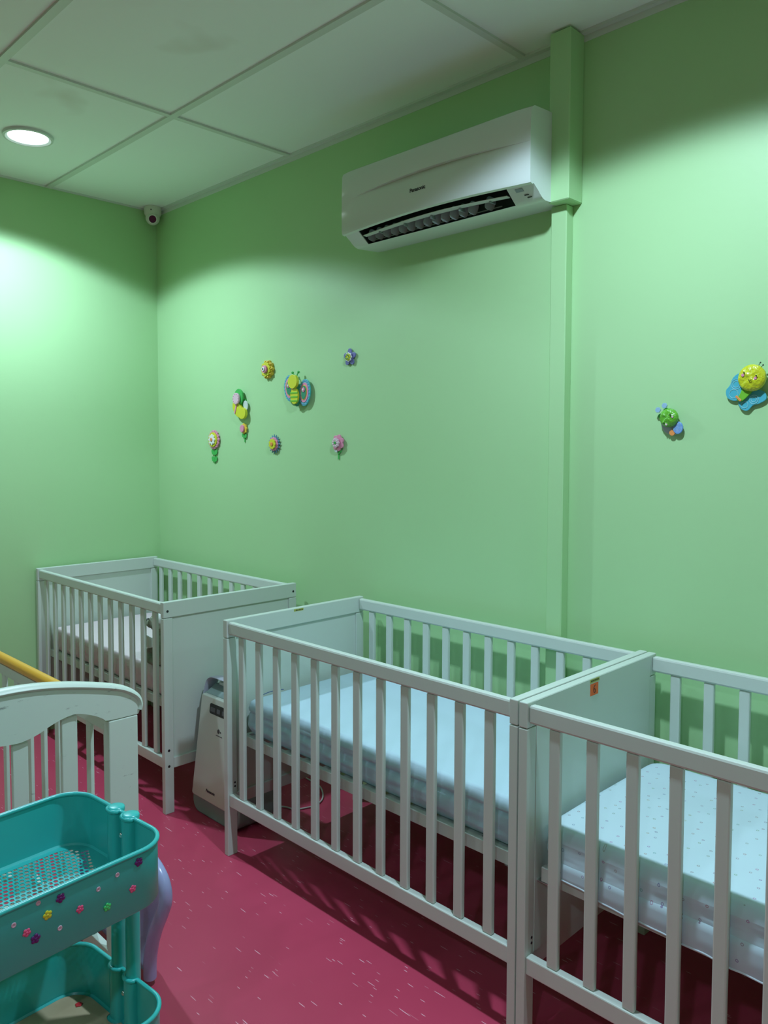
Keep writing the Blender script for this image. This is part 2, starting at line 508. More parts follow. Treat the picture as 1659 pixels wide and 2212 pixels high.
# louvre fins
for k in range(14):
    x = OX0 + 0.028 + k * 0.0405
    if k > 12: x += 0.03
    bm = bmesh.new()
    pts = []
    for a in range(18):
        th = 2*math.pi*a/18
        pts.append((0.020*math.copysign(abs(math.cos(th))**0.6, math.cos(th)), 0.019*math.copysign(abs(math.sin(th))**0.6, math.sin(th))))
    prism(bm, pts, lambda u, v, t: (t + 0.35*v, u*0.8 + v*0.2, v - u*0.3), -0.0012, 0.0012)
    o = obj('fin', bm, M_acfin, r_)
    o.location = (x - ox_, -0.132, 2.268 - oz_)
    o.rotation_euler = (0, 0, math.radians(-36))
    bm = None
bm = bmesh.new()
box(bm, OX0 + 0.01 - ox_, OX1 - 0.06 - ox_, -0.112, -0.108, 2.283 - oz_, 2.287 - oz_)
box(bm, OX0 + 0.01 - ox_, OX1 - 0.06 - ox_, -0.120, -0.117, 2.252 - oz_, 2.255 - oz_)
obj('fin_bar', bm, M_acfin, r_)
# horizontal vane
bm = bmesh.new()
rr = []
for k in range(21):
    t_ = k/20; x = OX0 + 0.012 + (OX1 - OX0 - 0.02)*t_
    up = 0.012*math.sin(math.pi*t_)
    w_ = 0.012 + 0.006*math.sin(math.pi*t_)
    rr.append([(x - ox_, -0.156 - w_*0.8, 2.262 + up + w_*0.1 - oz_), (x - ox_, -0.156 - w_*0.8, 2.2645 + up + w_*0.1 - oz_), (x - ox_, -0.148, 2.2655 + up - oz_), (x - ox_, -0.148, 2.262 + up - oz_)])
loft(bm, rr)
obj('vane', bm, M_ac, r_, smooth=True, angle=30)
for k in range(5):
    x = OX0 + 0.09 + k*0.128
    boxobj('vane_bracket', (x - 0.003 - ox_, x + 0.003 - ox_, -0.158, -0.128, 2.262 - oz_, 2.276 - oz_), M_acfin, r_)
text('lettering', 'Panasonic', 0.0185, M_text, r_, (-1.8915 - ox_, -0.2012, 2.3605 - oz_), ((1,0,0), (0,0,1)), bold=0.0005)
# display window and marks at the lower right
def ac_low(x, a):
    p0, p1 = ac_prof(x, 0)[2], ac_prof(x, 0)[8]
    return (p0[0] + (p1[0]-p0[0])*a, p0[1] + (p1[1]-p0[1])*a)
for (nm, xa, xb, a0, a1, mm) in (('display_window', -1.500, -1.472, 0.66, 0.86, M_acgrey), ('indicator_mark', -1.478, -1.462, 0.40, 0.46, M_text), ('indicator_mark', -1.472, -1.456, 0.24, 0.30, M_text)):
    bm = bmesh.new()
    vs = []
    for x, a in ((xa, a0), (xb, a0), (xb, a1), (xa, a1)):
        d, z = ac_low(x, a)
        vs.append(Vector((x - ox_, -d - 0.0012, z - oz_ - 0.0008)))
    nn = Vector((0, 0.0008, 0.0006))
    lo_ = [bm.verts.new(v) for v in vs]; hi_ = [bm.verts.new(v + nn) for v in vs]
    bm.faces.new(lo_); bm.faces.new(hi_)
    for k in range(4): bm.faces.new((lo_[k], lo_[(k+1)%4], hi_[(k+1)%4], hi_[k]))
    obj(nm, bm, mm, r_)
bm = bmesh.new()
box(bm, AX0 + 0.015 - ox_, AX1 - 0.022 - ox_, -0.104, 0, 0.012, 0.275)
bk = obj('back_chassis', bm, M_acdark, r_)

# ------------------------------------------------------------------ slatted cribs
L_, W_, T_ = 1.254, 0.667, 0.024
_mc = {}
def shared(key, maker, name, m, parent, loc, bevel=0.0):
    if key not in _mc:
        bm = bmesh.new(); maker(bm)
        me = bpy.data.meshes.new(name)
        bmesh.ops.recalc_face_normals(bm, faces=bm.faces); bm.to_mesh(me); bm.free(); me.materials.append(m)
        _mc[key] = me
    o = bpy.data.objects.new(name, _mc[key]); COL.objects.link(o); o.parent = parent; o.location = loc
    if bevel:
        bv = o.modifiers.new('bevel', 'BEVEL'); bv.width = bevel; bv.segments = 2
    return o

def crib(x0, y0, label, recess, group, flush=False):
    root = empty('crib', (x0 + L_/2, y0 + W_/2, 0))
    tag(root, label, 'crib', group)
    hx, hy = L_/2, W_/2
    for s, (a, b_) in ((-1, (-hx, -hx + T_)), (1, (hx - T_, hx))):
        boxobj('top_board', (a, b_, -hy, hy, 0.7875, 0.85), M_white, root, 0.0025)
        rp, rm = recess
        bm = bmesh.new()
        box(bm, a + (rm), b_ - rp, -hy + 0.04, hy - 0.04, 0.222, 0.848 if flush and s < 0 else 0.789)
        obj('end_panel', bm, M_white, root)
        boxobj('bottom_board', (a + 0.001, b_ - 0.001, -hy + 0.0405, hy - 0.0405, 0.180, 0.222), M_white, root, 0.002)
        for sy_ in (-1, 1):
            ya = -hy if sy_ < 0 else hy - 0.04
            boxobj('leg', (a, b_, ya, ya + 0.04, 0.0, 0.7855), M_white, root, 0.0022)
        for sy_ in (-1, 1):
            for z in (0.814, 0.256, 0.192):
                yy = sy_*(hy - 0.018)
                bm = bmesh.new()
                xo = s*hx
                lathe(bm, [(0, -0.0004), (0.0048, -0.0004), (0.0052, 0.0009), (0.0030, 0.0009), (0.0026, 0.0002), (0, 0.0002)], 14)
                bmesh.ops.transform(bm, matrix=Matrix.Translation((xo, yy, z)) @ Matrix.Rotation(s*math.pi/2, 4, 'Y'), verts=bm.verts)
                obj('bolt', bm, M_bolt, root)
        # two small screws on the inner face of the front leg
        for z in (0.262, 0.248):
            bm = bmesh.new()
            lathe(bm, [(0, -0.0004), (0.0036, -0.0004), (0.0036, 0.0006), (0, 0.0006)], 12)
            bmesh.ops.transform(bm, matrix=Matrix.Translation((s*(hx - T_), -hy + 0.030, z)) @ Matrix.Rotation(-s*math.pi/2, 4, 'Y'), verts=bm.verts)
            obj('screw', bm, M_bolt, root)
    for sy_ in (-1, 1):
        yc = sy_*(hy - 0.017)
        shared('toprail', lambda bm: box(bm, -hx + T_ + 0.0005, hx - T_ - 0.0005, -0.0115, 0.0115, -0.0225, 0.0225), 'top_rail', M_white, root, (0, yc, 0.8215), 0.006)
        shared('lowrail', lambda bm: box(bm, -hx + T_ + 0.0005, hx - T_ - 0.0005, -0.0115, 0.0115, -0.022, 0.022), 'lower_rail', M_white, root, (0, yc, 0.202), 0.003)
        for k in range(12):
            shared('slat', lambda bm: box(bm, -0.0145, 0.0145, -0.0075, 0.0075, -0.2875, 0.2875), 'slat', M_white, root, (-hx + 0.0935 + k*0.097, yc, 0.5115), 0.0035)
    bm = bmesh.new()
    by = hy - 0.059
    for s in (-1, 1): box(bm, -hx + T_ + 0.012, hx - T_ - 0.012, s*by - 0.009, s*by + 0.009, 0.400, 0.436)
    for s in (-1, 1): box(bm, s*(hx - T_ - 0.022) - 0.009, s*(hx - T_ - 0.022) + 0.009, -by + 0.009, by - 0.009, 0.400, 0.434)
    for k in range(12):
        xx = -hx + 0.10 + k*0.096
        box(bm, xx - 0.032, xx + 0.032, -by + 0.009, by - 0.009, 0.424, 0.432)
    obj('mattress_base', bm, M_white, root, 0.0015)
    for s in (-1, 1):
        for sy_ in (-1, 1):
            bm = bmesh.new()
            box(bm, min(s*(hx - T_ - 0.045), s*(hx - T_ - 0.0005)), max(s*(hx - T_ - 0.045), s*(hx - T_ - 0.0005)), sy_*by - 0.010, sy_*by + 0.010, 0.3975, 0.3995)
            obj('bracket', bm, M_steel, root)
    return root

GR = 'white slatted cribs in a row along the green wall'
c1 = crib(-4.0174, 1.5689, 'white slatted crib in the far corner with a pink sheet and a plush toy', (0.009, 0.004), GR)
c2 = crib(-2.3445, 1.5641, 'white slatted crib in the middle of the row with a plain pale blue mattress', (0.009, 0.004), GR)
c3 = crib(-1.0854, 1.5620, 'white slatted crib nearest the camera with an orange number 6 note inside', (-0.0008, 0.004), GR, True)

# stickers on the cribs
def sticker(name, parent, X, y0, y1, z0, z1, m, th=0.0006):
    p = parent.location
    return boxobj(name, (X - p.x, X + th - p.x, y0 - p.y, y1 - p.y, z0, z1), m, parent)
st = sticker('sticker', c2, -2.3445 + T_, 1.866, 1.912, 0.8385, 0.8475, M_yellow_label)
for k in range(9):
    yy = 1.870 + k*0.0045
    p = c2.location
    boxobj('print_mark', (-2.3445 + T_ + 0.0006 - p.x, -2.3445 + T_ + 0.0009 - p.x, yy - p.y, yy + (0.0034 if k % 3 else 0.002) - p.y, 0.8405, 0.8405 + (0.0045 if k % 2 else 0.0035)), M_black, st)
X6 = -1.0854 + T_ + 0.0010
st = sticker('sticker', c3, X6, 1.848, 1.896, 0.8375, 0.8470, M_yellow_label)
for k in range(9):
    yy = 1.852 + k*0.0046; p = c3.location
    boxobj('print_mark', (X6 + 0.0006 - p.x, X6 + 0.0009 - p.x, yy - p.y, yy + 0.003 - p.y, 0.8405, 0.8445), M_black, st)
note = sticker('paper_note', c3, X6, 1.850, 1.890, 0.803, 0.8345, M_orange_note)
tag(note, 'orange paper note with a handwritten 6')
p = c3.location
bm = bmesh.new()
six = [(0.0045, 0.0105), (0.000, 0.0095), (-0.0035, 0.005), (-0.0048, -0.001), (-0.0040, -0.0065), (0.0, -0.0095), (0.0040, -0.0065), (0.0042, -0.002), (0.001, 0.001), (-0.0030, 0.000), (-0.0045, -0.0030)]
pts = catmull(six, 5)
tube(bm, [(X6 + 0.0009 - p.x, 1.8705 - p.y + u, 0.8185 + v) for u, v in pts], 0.0009, 6)
obj('number', bm, M_black, note)

# ------------------------------------------------------------------ mattresses
def mattress(name, x0, x1, y0, y1, z0, z1, r, disp, m, nx=110, ny=56, nz=14, sag=0.0):
    bm = bmesh.new()
    cx, cy, cz = (x0+x1)/2, (y0+y1)/2, (z0+z1)/2
    hx, hy, hz = (x1-x0)/2, (y1-y0)/2, (z1-z0)/2
    rh, rz = r
    def grid(fn, na, nb):
        vs = [[bm.verts.new(fn(i/na*2-1, j/nb*2-1)) for j in range(nb+1)] for i in range(na+1)]
        for i in range(na):
            for j in range(nb):
                bm.faces.new((vs[i][j], vs[i+1][j], vs[i+1][j+1], vs[i][j+1]))
    grid(lambda a, b_: (a*hx, b_*hy, hz), nx, ny)
    grid(lambda a, b_: (a*hx, b_*hy, -hz), nx, ny)
    for s in (-1, 1):
        grid(lambda a, b_: (a*hx, s*hy, b_*hz), nx, nz)
        grid(lambda a, b_: (s*hx, a*hy, b_*hz), ny, nz)
    bmesh.ops.remove_doubles(bm, verts=bm.verts, dist=1e-5)
    for v in bm.verts:
        px, py, pz = v.co
        # vertical corners
        ix = max(-hx+rh, min(hx-rh, px)); iy = max(-hy+rh, min(hy-rh, py))
        dx, dy = px-ix, py-iy
        d = math.hypot(dx, dy)
        if abs(px) > hx-1e-6 or abs(py) > hy-1e-6 or d > 0:
            mxd = max(abs(dx), abs(dy))
            if d > 1e-9:
                k = mxd/d
                px, py = ix + dx*k, iy + dy*k
        # round over the top and bottom edges
        side = 1.0
        e = min(hx-abs(v.co.x), hy-abs(v.co.y))
        if abs(v.co.z) > hz-1e-6 and e < rz:
            q_ = 1 - e/rz
            pz = math.copysign(hz - rz*(1 - math.sqrt(max(0, 1-q_*q_)))*0.98, pz)
            f = (rz*(1-q_) ) 
        elif abs(v.co.z) < hz-1e-6:
            zz = abs(pz)/hz
            pz = pz*(1 - rz/hz*0.9)
        v.co = (px, py, pz)
        w = disp(px + cx, py + cy, pz/hz, e, abs(v.co.z))
        nrm = Vector((0, 0, 0))
        if e < 0.02:
            if hy-abs(py) < hx-abs(px): nrm = Vector((0, math.copysign(1, py), 0))
            else: nrm = Vector((math.copysign(1, px), 0, 0))
            v.co += nrm*w[0]
        v.co.z += w[1] if (v.co.z > 0 or w[1] < -0.006) else 0.0
    o = obj(name, bm, m, None, smooth=True, angle=180)
    o.location = (cx, cy, cz)
    return o

def d2(x, y, zr, e, az):    # taut top, long folds down the long side
    s = noise.noise((x*3.2, zr*2.6 + x*1.5, 3.1))*0.010 + noise.noise((x*11, zr*4 - x*2, 8.1))*0.005
    cr_ = -0.010*math.exp(-((zr - 0.25 + 0.25*noise.noise((x*1.4, 0, 5)))/0.10)**2)
    dd = max(0.0, 1 - e/0.03)
    top = noise.noise((x*2.5, y*2.5, 1.0))*0.002
    return ((s + cr_)*dd - 0.004, top)
m2 = mattress('crib_mattress', -2.300, -1.135, 1.6205, 2.196, 0.437, 0.562, (0.035, 0.028), d2, M_sheet_blue)
tag(m2, 'crib mattress under a plain pale blue sheet with wrinkled sides, in the middle crib', 'mattress', 'crib mattresses')
def d1(x, y, zr, e, az):    # gathered side
    s = 0.006*math.sin(x*95 + 4*noise.noise((x*5, 0, 2))) * (0.6 - 0.4*zr) + noise.noise((x*20, zr*2, 1))*0.006
    dd = max(0.0, 1 - e/0.03)
    return (s*dd - 0.006, noise.noise((x*3, y*3, 4.0))*0.002)
m1 = mattress('crib_mattress', -3.975, -2.808, 1.6205, 2.2, 0.437, 0.548, (0.04, 0.026), d1, M_sheet_pink, nx=200)
tag(m1, 'crib mattress under a pale pink gathered sheet in the far corner crib', 'mattress', 'crib mattresses')
def d3(x, y, zr, e, az):
    s = noise.noise((x*4, zr*1.5 + x, 6.0))*0.005 + noise.noise((x*25, zr*8, 2.0))*0.0012
    cx_ = 0.004*noise.noise((x*30, zr*7, 3)) if x < -1.02 else 0
    dd = max(0.0, 1 - e/0.03)
    hang = 0.0
    if y < 1.66 and zr < -0.2 and x > -1.0:
        hang = -(0.008 + 0.020*min(1, (x + 1.0)/0.45) + 0.006*noise.noise((x*8, 0, 1)))*min(1, (-0.2 - zr)/0.6)*(1 if e < 0.006 else 0)
    return ((s + cx_)*dd - 0.002, noise.noise((x*2.0, y*2.5, 4.0))*0.003 + hang)
m3 = mattress('crib_mattress', -1.050, 0.115, 1.5975, 2.19, 0.4375, 0.552, (0.06, 0.032), d3, M_sheet_star)
tag(m3, 'crib mattress under a pale blue sheet printed with tiny stars, in the nearest crib', 'mattress', 'crib mattresses')
# edge of the sheet hanging over the mattress base
bm = bmesh.new()
prev = None; hp = []
for k in range(141):
    t_ = k/140; x = -0.995 + 1.06*t_
    dz = (0.006 + 0.022*min(1, t_*2.4)) + 0.006*noise.noise((x*8, 0, 1)) + 0.003*noise.noise((x*21, 0, 4))
    zb = 0.436 - max(0.001, dz*min(1, t_*9))
    yo = 1.5945 + 0.0015*noise.noise((x*16, 0, 7))
    sec = [(1.6035, 0.4800), (yo + 0.0012, 0.4740), (yo, 0.4600), (yo - 0.0004, 0.4450), (yo - 0.001, zb + 0.004), (yo + 0.0016, zb), (yo + 0.0028, zb + 0.004), (yo + 0.003, 0.4600), (1.6050, 0.4740)]
    cur = [bm.verts.new((x - m3.location.x, a - m3.location.y, c_ - m3.location.z)) for a, c_ in sec]
    if prev:
        for i in range(len(sec)):
            bm.faces.new((prev[i], prev[(i+1) % len(sec)], cur[(i+1) % len(sec)], cur[i]))
    prev = cur
    hp.append((x - m3.location.x, yo - 0.0008 - m3.location.y, zb + 0.002 - m3.location.z))
sk = obj('sheet_edge', bm, M_sheet_star, m3, smooth=True, angle=70)
bm = bmesh.new()
tube(bm, hp, 0.0024, 6, ry=0.0018)
obj('sheet_hem', bm, M_hem, sk, smooth=True, angle=60)
# thin blue string lying by the head panel of the middle mattress
bm = bmesh.new()
tube(bm, catmull([(-2.290, 1.70, 0.5645), (-2.292, 1.73, 0.567), (-2.291, 1.77, 0.566), (-2.288, 1.79, 0.5645)], 6), 0.0014, 6)
o = obj('string', bm, cmat('dark_blue_string', (0.03, 0.08, 0.25)))
tag(o, 'thin dark blue string lying on the far end of the plain blue mattress', 'string')

# ------------------------------------------------------------------ plush toy in the far crib
r_ = empty('plush_toy', (-2.960, 1.672, 0.552)); r_.scale = (1.1, 1.1, 1.04)
tag(r_, 'grey green and white plush animal with a dark nose slumped in the far crib', 'plush toy')
def toy_surf(name, parts, m, vox=0.006):
    bm = bmesh.new()
    for c_, s_, e_ in parts:
        ico(bm, c_, 1.0, 3, s_, Matrix.Rotation(e_, 3, 'Y'))
    o = obj(name, bm, m, r_, smooth=True, angle=180)
    rm = o.modifiers.new('merge', 'REMESH'); rm.mode = 'VOXEL'; rm.voxel_size = vox; rm.use_smooth_shade = True
    sm_ = o.modifiers.new('soft', 'SMOOTH'); sm_.factor = 0.6; sm_.iterations = 4
    return o
toy_surf('body', [((0.015, 0, 0.060), (0.042, 0.045, 0.070), 0), ((-0.020, -0.030, 0.070), (0.016, 0.017, 0.045), 0.7), ((-0.022, 0.034, 0.072), (0.016, 0.017, 0.045), 0.5),
                  ((-0.022, -0.034, 0.018), (0.045, 0.018, 0.018), 0.15), ((-0.024, 0.034, 0.018), (0.045, 0.018, 0.018), 0.1), ((-0.060, -0.034, 0.026), (0.015, 0.017, 0.024), 0), ((-0.060, 0.034, 0.026), (0.015, 0.017, 0.024), 0),
                  ((0.006, 0, 0.128), (0.024, 0.026, 0.03), 0)], M_plush)
hd = toy_surf('head', [((-0.002, -0.005, 0.168), (0.044, 0.042, 0.040), 0.2), ((-0.042, -0.014, 0.160), (0.032, 0.024, 0.022), -0.25), ((0.010, -0.048, 0.178), (0.012, 0.014, 0.026), 0.3), ((0.010, 0.040, 0.178), (0.012, 0.014, 0.026), 0.3)], M_plush)
bm = bmesh.new(); ico(bm, (-0.073, -0.018, 0.168), 0.009, 3, (0.8, 1.1, 0.8)); obj('nose', bm, M_black, r_, smooth=True, angle=180)
bm = bmesh.new(); ico(bm, (-0.026, -0.040, 0.184), 0.0035, 2); obj('eye', bm, M_black, r_)
toy_surf('white_crest', [((0.004, -0.006, 0.198), (0.036, 0.034, 0.022), 0.2), ((0.030, -0.010, 0.185), (0.018, 0.026, 0.026), 0)], M_plushw)
bm = bmesh.new()
pts = [(-0.050, -0.008), (-0.022, 0.022), (0.018, 0.016), (0.026, -0.020), (-0.012, -0.030)]
prism(bm, pts, lambda u, v, t: (u - 0.005, t - 0.048, v + 0.098), -0.004, 0.004)
obj('white_bib', bm, M_plushw, r_, 0.003)

# ------------------------------------------------------------------ air purifier
PX, PY = -2.575, 1.665
r_ = empty('air_purifier', (PX, PY, 0))
tag(r_, 'off-white floor air purifier with grey top handle between two cribs', 'air purifier')
def rrect(w0, w1, z0, z1, r, n_=8, rt=None):
    rt = r if rt is None else rt
    out = []
    for (cx_, cz_, a0, rr_) in ((w1-r, z0+r, -90, r), (w1-rt, z1-rt, 0, rt), (w0+rt, z1-rt, 90, rt), (w0+r, z0+r, 180, r)):
        for k in range(n_+1):
            a = math.radians(a0 + 90*k/n_)
            out.append((cx_ + rr_*math.cos(a), cz_ + rr_*math.sin(a)))
    return out
def lean(z): return 0.052*max(0, z)/0.47
bm = bmesh.new()
prism(bm, rrect(-0.174, 0.150, 0.0, 0.475, 0.055, rt=0.02), lambda u, v, t: (u*(1 - 0.09*v/0.475), t + lean(v)*(1 if t < 0.1 else 0.35), v), 0.012, 0.185)
obj('body', bm, M_purig, r_, 0.006, smooth=True, angle=50)
bm = bmesh.new()
prism(bm, rrect(-0.158, 0.138, 0.070, 0.472, 0.012), lambda u, v, t: (u*(1 - 0.09*v/0.475), t + lean(v), v), -0.006, 0.016)
obj('front_panel', bm, M_puri, r_, 0.005, 3, smooth=True, angle=50)
# sloping top between panel and handle
bm = bmesh.new()
prism(bm, [(0.060, 0.468), (0.062, 0.4755), (0.105, 0.500), (0.17, 0.502), (0.195, 0.470)], lambda u, v, t: (t, u, v), -0.138, 0.118)
obj('top_cover', bm, M_purig, r_, 0.004)
boxobj('top_grille', (-0.112, 0.092, 0.108, 0.120, 0.498, 0.512), M_puri, r_, 0.002)
bm = bmesh.new()
path = catmull([(-0.166, 0.075, 0.30), (-0.163, 0.090, 0.44), (-0.158, 0.098, 0.485), (-0.147, 0.102, 0.516), (-0.115, 0.104, 0.531), (-0.05, 0.104, 0.533), (0.04, 0.104, 0.533), (0.100, 0.104, 0.531), (0.132, 0.102, 0.516), (0.143, 0.098, 0.485), (0.147, 0.090, 0.44), (0.150, 0.075, 0.30)], 6)
tube(bm, path, 0.006, 12, ry=0.030, up=(-1, 0, 0))
obj('handle', bm, M_purih, r_, smooth=True, angle=60)
# display strip, emblem and lettering lie on the leaning panel
def onp(u, z, off=-0.0065): return (u*(1 - 0.09*z/0.475), off + lean(z), z)
bm = bmesh.new()
prism(bm, rrect(-0.085, 0.085, 0.408, 0.448, 0.009), lambda u, v, t: onp(u, v, t), -0.0066, -0.0050)
dp = obj('display', bm, M_black, r_)
for u0, u1 in ((-0.078, -0.042), (-0.030, -0.006), (0.010, 0.030), (0.048, 0.074)):
    bm = bmesh.new(); prism(bm, rrect(u0, u1, 0.417, 0.434, 0.003), lambda u, v, t: onp(u, v, t), -0.0072, -0.0064)
    obj('button', bm, cmat('grey_button', (0.10, 0.11, 0.12)), dp)
bm = bmesh.new()
prism(bm, [(0.0085*math.cos(a*math.pi/10), 0.352 + 0.0085*math.sin(a*math.pi/10)) for a in range(20)], lambda u, v, t: onp(u - 0.006, v, t), -0.0068, -0.0055)
em = obj('emblem', bm, cmat('grey_emblem', (0.05, 0.055, 0.06)), r_)
bm = bmesh.new()
prism(bm, [(0.0034*math.cos(a*math.pi/6), 0.351 + 0.0034*math.sin(a*math.pi/6)) for a in range(12)], lambda u, v, t: onp(u + 0.009, v, t), -0.0068, -0.0055)
for k in range(7): 
    prism(bm, [(-0.022 + k*0.0065, 0.333), (-0.0178 + k*0.0065, 0.333), (-0.0178 + k*0.0065, 0.3365), (-0.022 + k*0.0065, 0.3365)], lambda u, v, t: onp(u, v, t), -0.0066, -0.0055)
obj('emblem_print', bm, cmat('grey_emblem', (0.05, 0.055, 0.06)), r_)
text('lettering', 'Panasonic', 0.0155, M_text, r_, onp(-0.026, 0.112, -0.0068), ((1, 0, 0), (0, 0.11, 1)), bold=0.0003)
# power cord on the floor behind it
bm = bmesh.new()
pth = catmull([(-2.46, 1.872, 0.06), (-2.45, 1.90, 0.006), (-2.50, 1.925, 0.004), (-2.484, 1.946, 0.004), (-2.435, 1.967, 0.004), (-2.408, 2.041, 0.004), (-2.44, 2.112, 0.004), (-2.535, 2.176, 0.004), (-2.643, 2.19, 0.004), (-2.70, 2.215, 0.004), (-2.73, 2.24, 0.02)], 8)
tube(bm, pth, 0.0033, 8)
o = obj('power_cord', bm, M_cord, None, smooth=True)
tag(o, 'thin white power cord looped on the pink floor beneath the middle crib', 'cord')

# ------------------------------------------------------------------ old foreground crib
EX = -1.709; CYc = 0.5765; HW = 0.3235; CL = 1.24
r_ = empty('toddler_crib', (EX - CL/2, CYc, 0))
tag(r_, 'worn cream-painted crib with an arched end board and yellow side rail', 'crib')
lx0, lx1 = -CL/2, CL/2
top_h = [(0.3255, 0.826), (0.3310, 0.846), (0.3235, 0.866), (0.3005, 0.884), (0.2650, 0.899), (0.185, 0.9195), (0.111, 0.933), (0.05, 0.9385), (0.0, 0.939)]
low_h = [(0.3235, 0.825), (0.251, 0.826), (0.2375, 0.833), (0.2175, 0.845), (0.1815, 0.8585), (0.1605, 0.859), (0.1385, 0.8545), (0.1145, 0.846), (0.0925, 0.836), (0.0685, 0.829), (0.0445, 0.826), (0.0, 0.830)]
th = catmull(top_h, 4); lh = catmull(low_h, 3)
def full(h): return h + [(-a, b_) for a, b_ in reversed(h[:-1])]
def low_z(y):
    y = abs(y)
    for (a, za), (b_, zb) in zip(lh, lh[1:]):
        if b_ <= y <= a: return zb + (za-zb)*(y-b_)/max(1e-9, a-b_)
    return 0.826
for s in (1, -1):
    xa = lx1 if s > 0 else lx0 + 0.026
    bm = bmesh.new()
    outline = full(th) + list(reversed(full(lh)))
    prism(bm, outline, lambda u, v, t: (t, u, v), xa - 0.026, xa)
    ab_ = obj('arched_rail', bm, M_oldwhite, r_)
    tp = full(th)[2:-2]
    bm = bmesh.new()
    tube(bm, [(xa - 0.013, u, v) for u, v in tp], 0.0085, 12, ry=0.0195, up=(0, 0, 1))
    obj('top_moulding', bm, M_oldwhite, ab_, smooth=True, angle=60)
    for sy_ in (1, -1):
        ya, yb = (HW - 0.073, HW) if sy_ > 0 else (-HW, -HW + 0.073)
        boxobj('leg', (xa - 0.026, xa, ya, yb, 0, 0.8235), M_oldwhite, r_, 0.003)
    for yc in (0.1605, 0.054, -0.054, -0.1605):
        zt = low_z(yc) + 0.01
        boxobj('slat', (xa - 0.019, xa - 0.007, yc - 0.0165, yc + 0.0165, 0.2005, zt - 0.012), M_oldwhite, r_, 0.002)
    boxobj('lower_rail', (xa - 0.022, xa - 0.004, -HW + 0.0735, HW - 0.0735, 0.155, 0.200), M_oldwhite, r_, 0.003)
for sy_ in (1, -1):
    yc = sy_*(HW - 0.016)
    bm = bmesh.new()
    tube(bm, [(lx0 + 0.027 + (CL - 0.054)*k/20, yc, 0.803) for k in range(21)], 0.0155, 16, ry=0.0155)
    o = obj('teething_rail', bm, M_yellow_rail, r_, smooth=True, angle=50)
    tag(o, 'yellow plastic-covered top rail')
    boxobj('side_rail', (lx0 + 0.0265, lx1 - 0.0265, yc - 0.0085, yc + 0.0085, 0.757, 0.7865), M_oldwhite, r_, 0.002)
    boxobj('side_rail', (lx0 + 0.0265, lx1 - 0.0265, yc - 0.0085, yc + 0.0085, 0.155, 0.197), M_oldwhite, r_, 0.002)
    for k in range(11):
        xx = -2.031 + 0.098*(k - 7) - (EX - CL/2)
        if xx < lx0 + 0.04 or xx > lx1 - 0.05: continue
        boxobj('slat', (xx - 0.013, xx + 0.013, yc - 0.005, yc + 0.005, 0.1975, 0.7565), M_oldwhite, r_, 0.002)
bm = bmesh.new()
for k in range(5):
    xx = lx0 + 0.14 + k*0.20
    box(bm, xx - 0.03, xx + 0.03, -HW + 0.0245, HW - 0.0245, 0.172, 0.182)
obj('mattress_base', bm, M_oldwhite, r_)

# ------------------------------------------------------------------ lavender tub leaning behind the old crib
r_ = empty('bath_tub', (-2.10, 1.02, 0.0))
tag(r_, 'lavender plastic baby tub with thick rolled rim standing behind the worn crib', 'baby tub')
rim = [(-1.905, 0.020), (-1.898, 0.07), (-1.880, 0.125), (-1.850, 0.185), (-1.815, 0.240), (-1.790, 0.290), (-1.796, 0.335), (-1.835, 0.366), (-1.91, 0.385), (-2.05, 0.392), (-2.22, 0.39), (-2.33, 0.375), (-2.375, 0.33), (-2.37, 0.26), (-2.345, 0.20), (-2.32, 0.135), (-2.31, 0.07), (-2.308, 0.020)]
rp = catmull(rim, 5)
def lean_t(x, z, off=0.0): return (x + 2.10, 0.01 - 0.06*z + off, z)
bm = bmesh.new()
tube(bm, [lean_t(x, z) for x, z in rp], 0.018, 14)
obj('rim', bm, M_lav, r_, smooth=True, angle=60)
bm = bmesh.new()
cxm, czm = -2.08, 0.20
lv = []
for s_, off in ((1.0, 0.0), (0.95, 0.012), (0.88, 0.030), (0.78, 0.045), (0.5, 0.055), (0.0, 0.058)):
    if s_ == 0: lv.append([bm.verts.new(lean_t(cxm, czm, off))])
    else: lv.append([bm.verts.new(lean_t(cxm + (x - cxm)*s_, max(0.004, czm + (z - czm)*s_), off)) for x, z in rp])
for a, b_ in zip(lv, lv[1:]):
    k = len(a)
    for i in range(k):
        j = (i+1) % k
        if len(b_) == 1: bm.faces.new((a[i], a[j], b_[0]))
        else: bm.faces.new((a[i], a[j], b_[j], b_[i]))
o = obj('shell', bm, M_lav, r_, smooth=True, angle=60)
so = o.modifiers.new('thick', 'SOLIDIFY'); so.thickness = 0.003; so.offset = 1

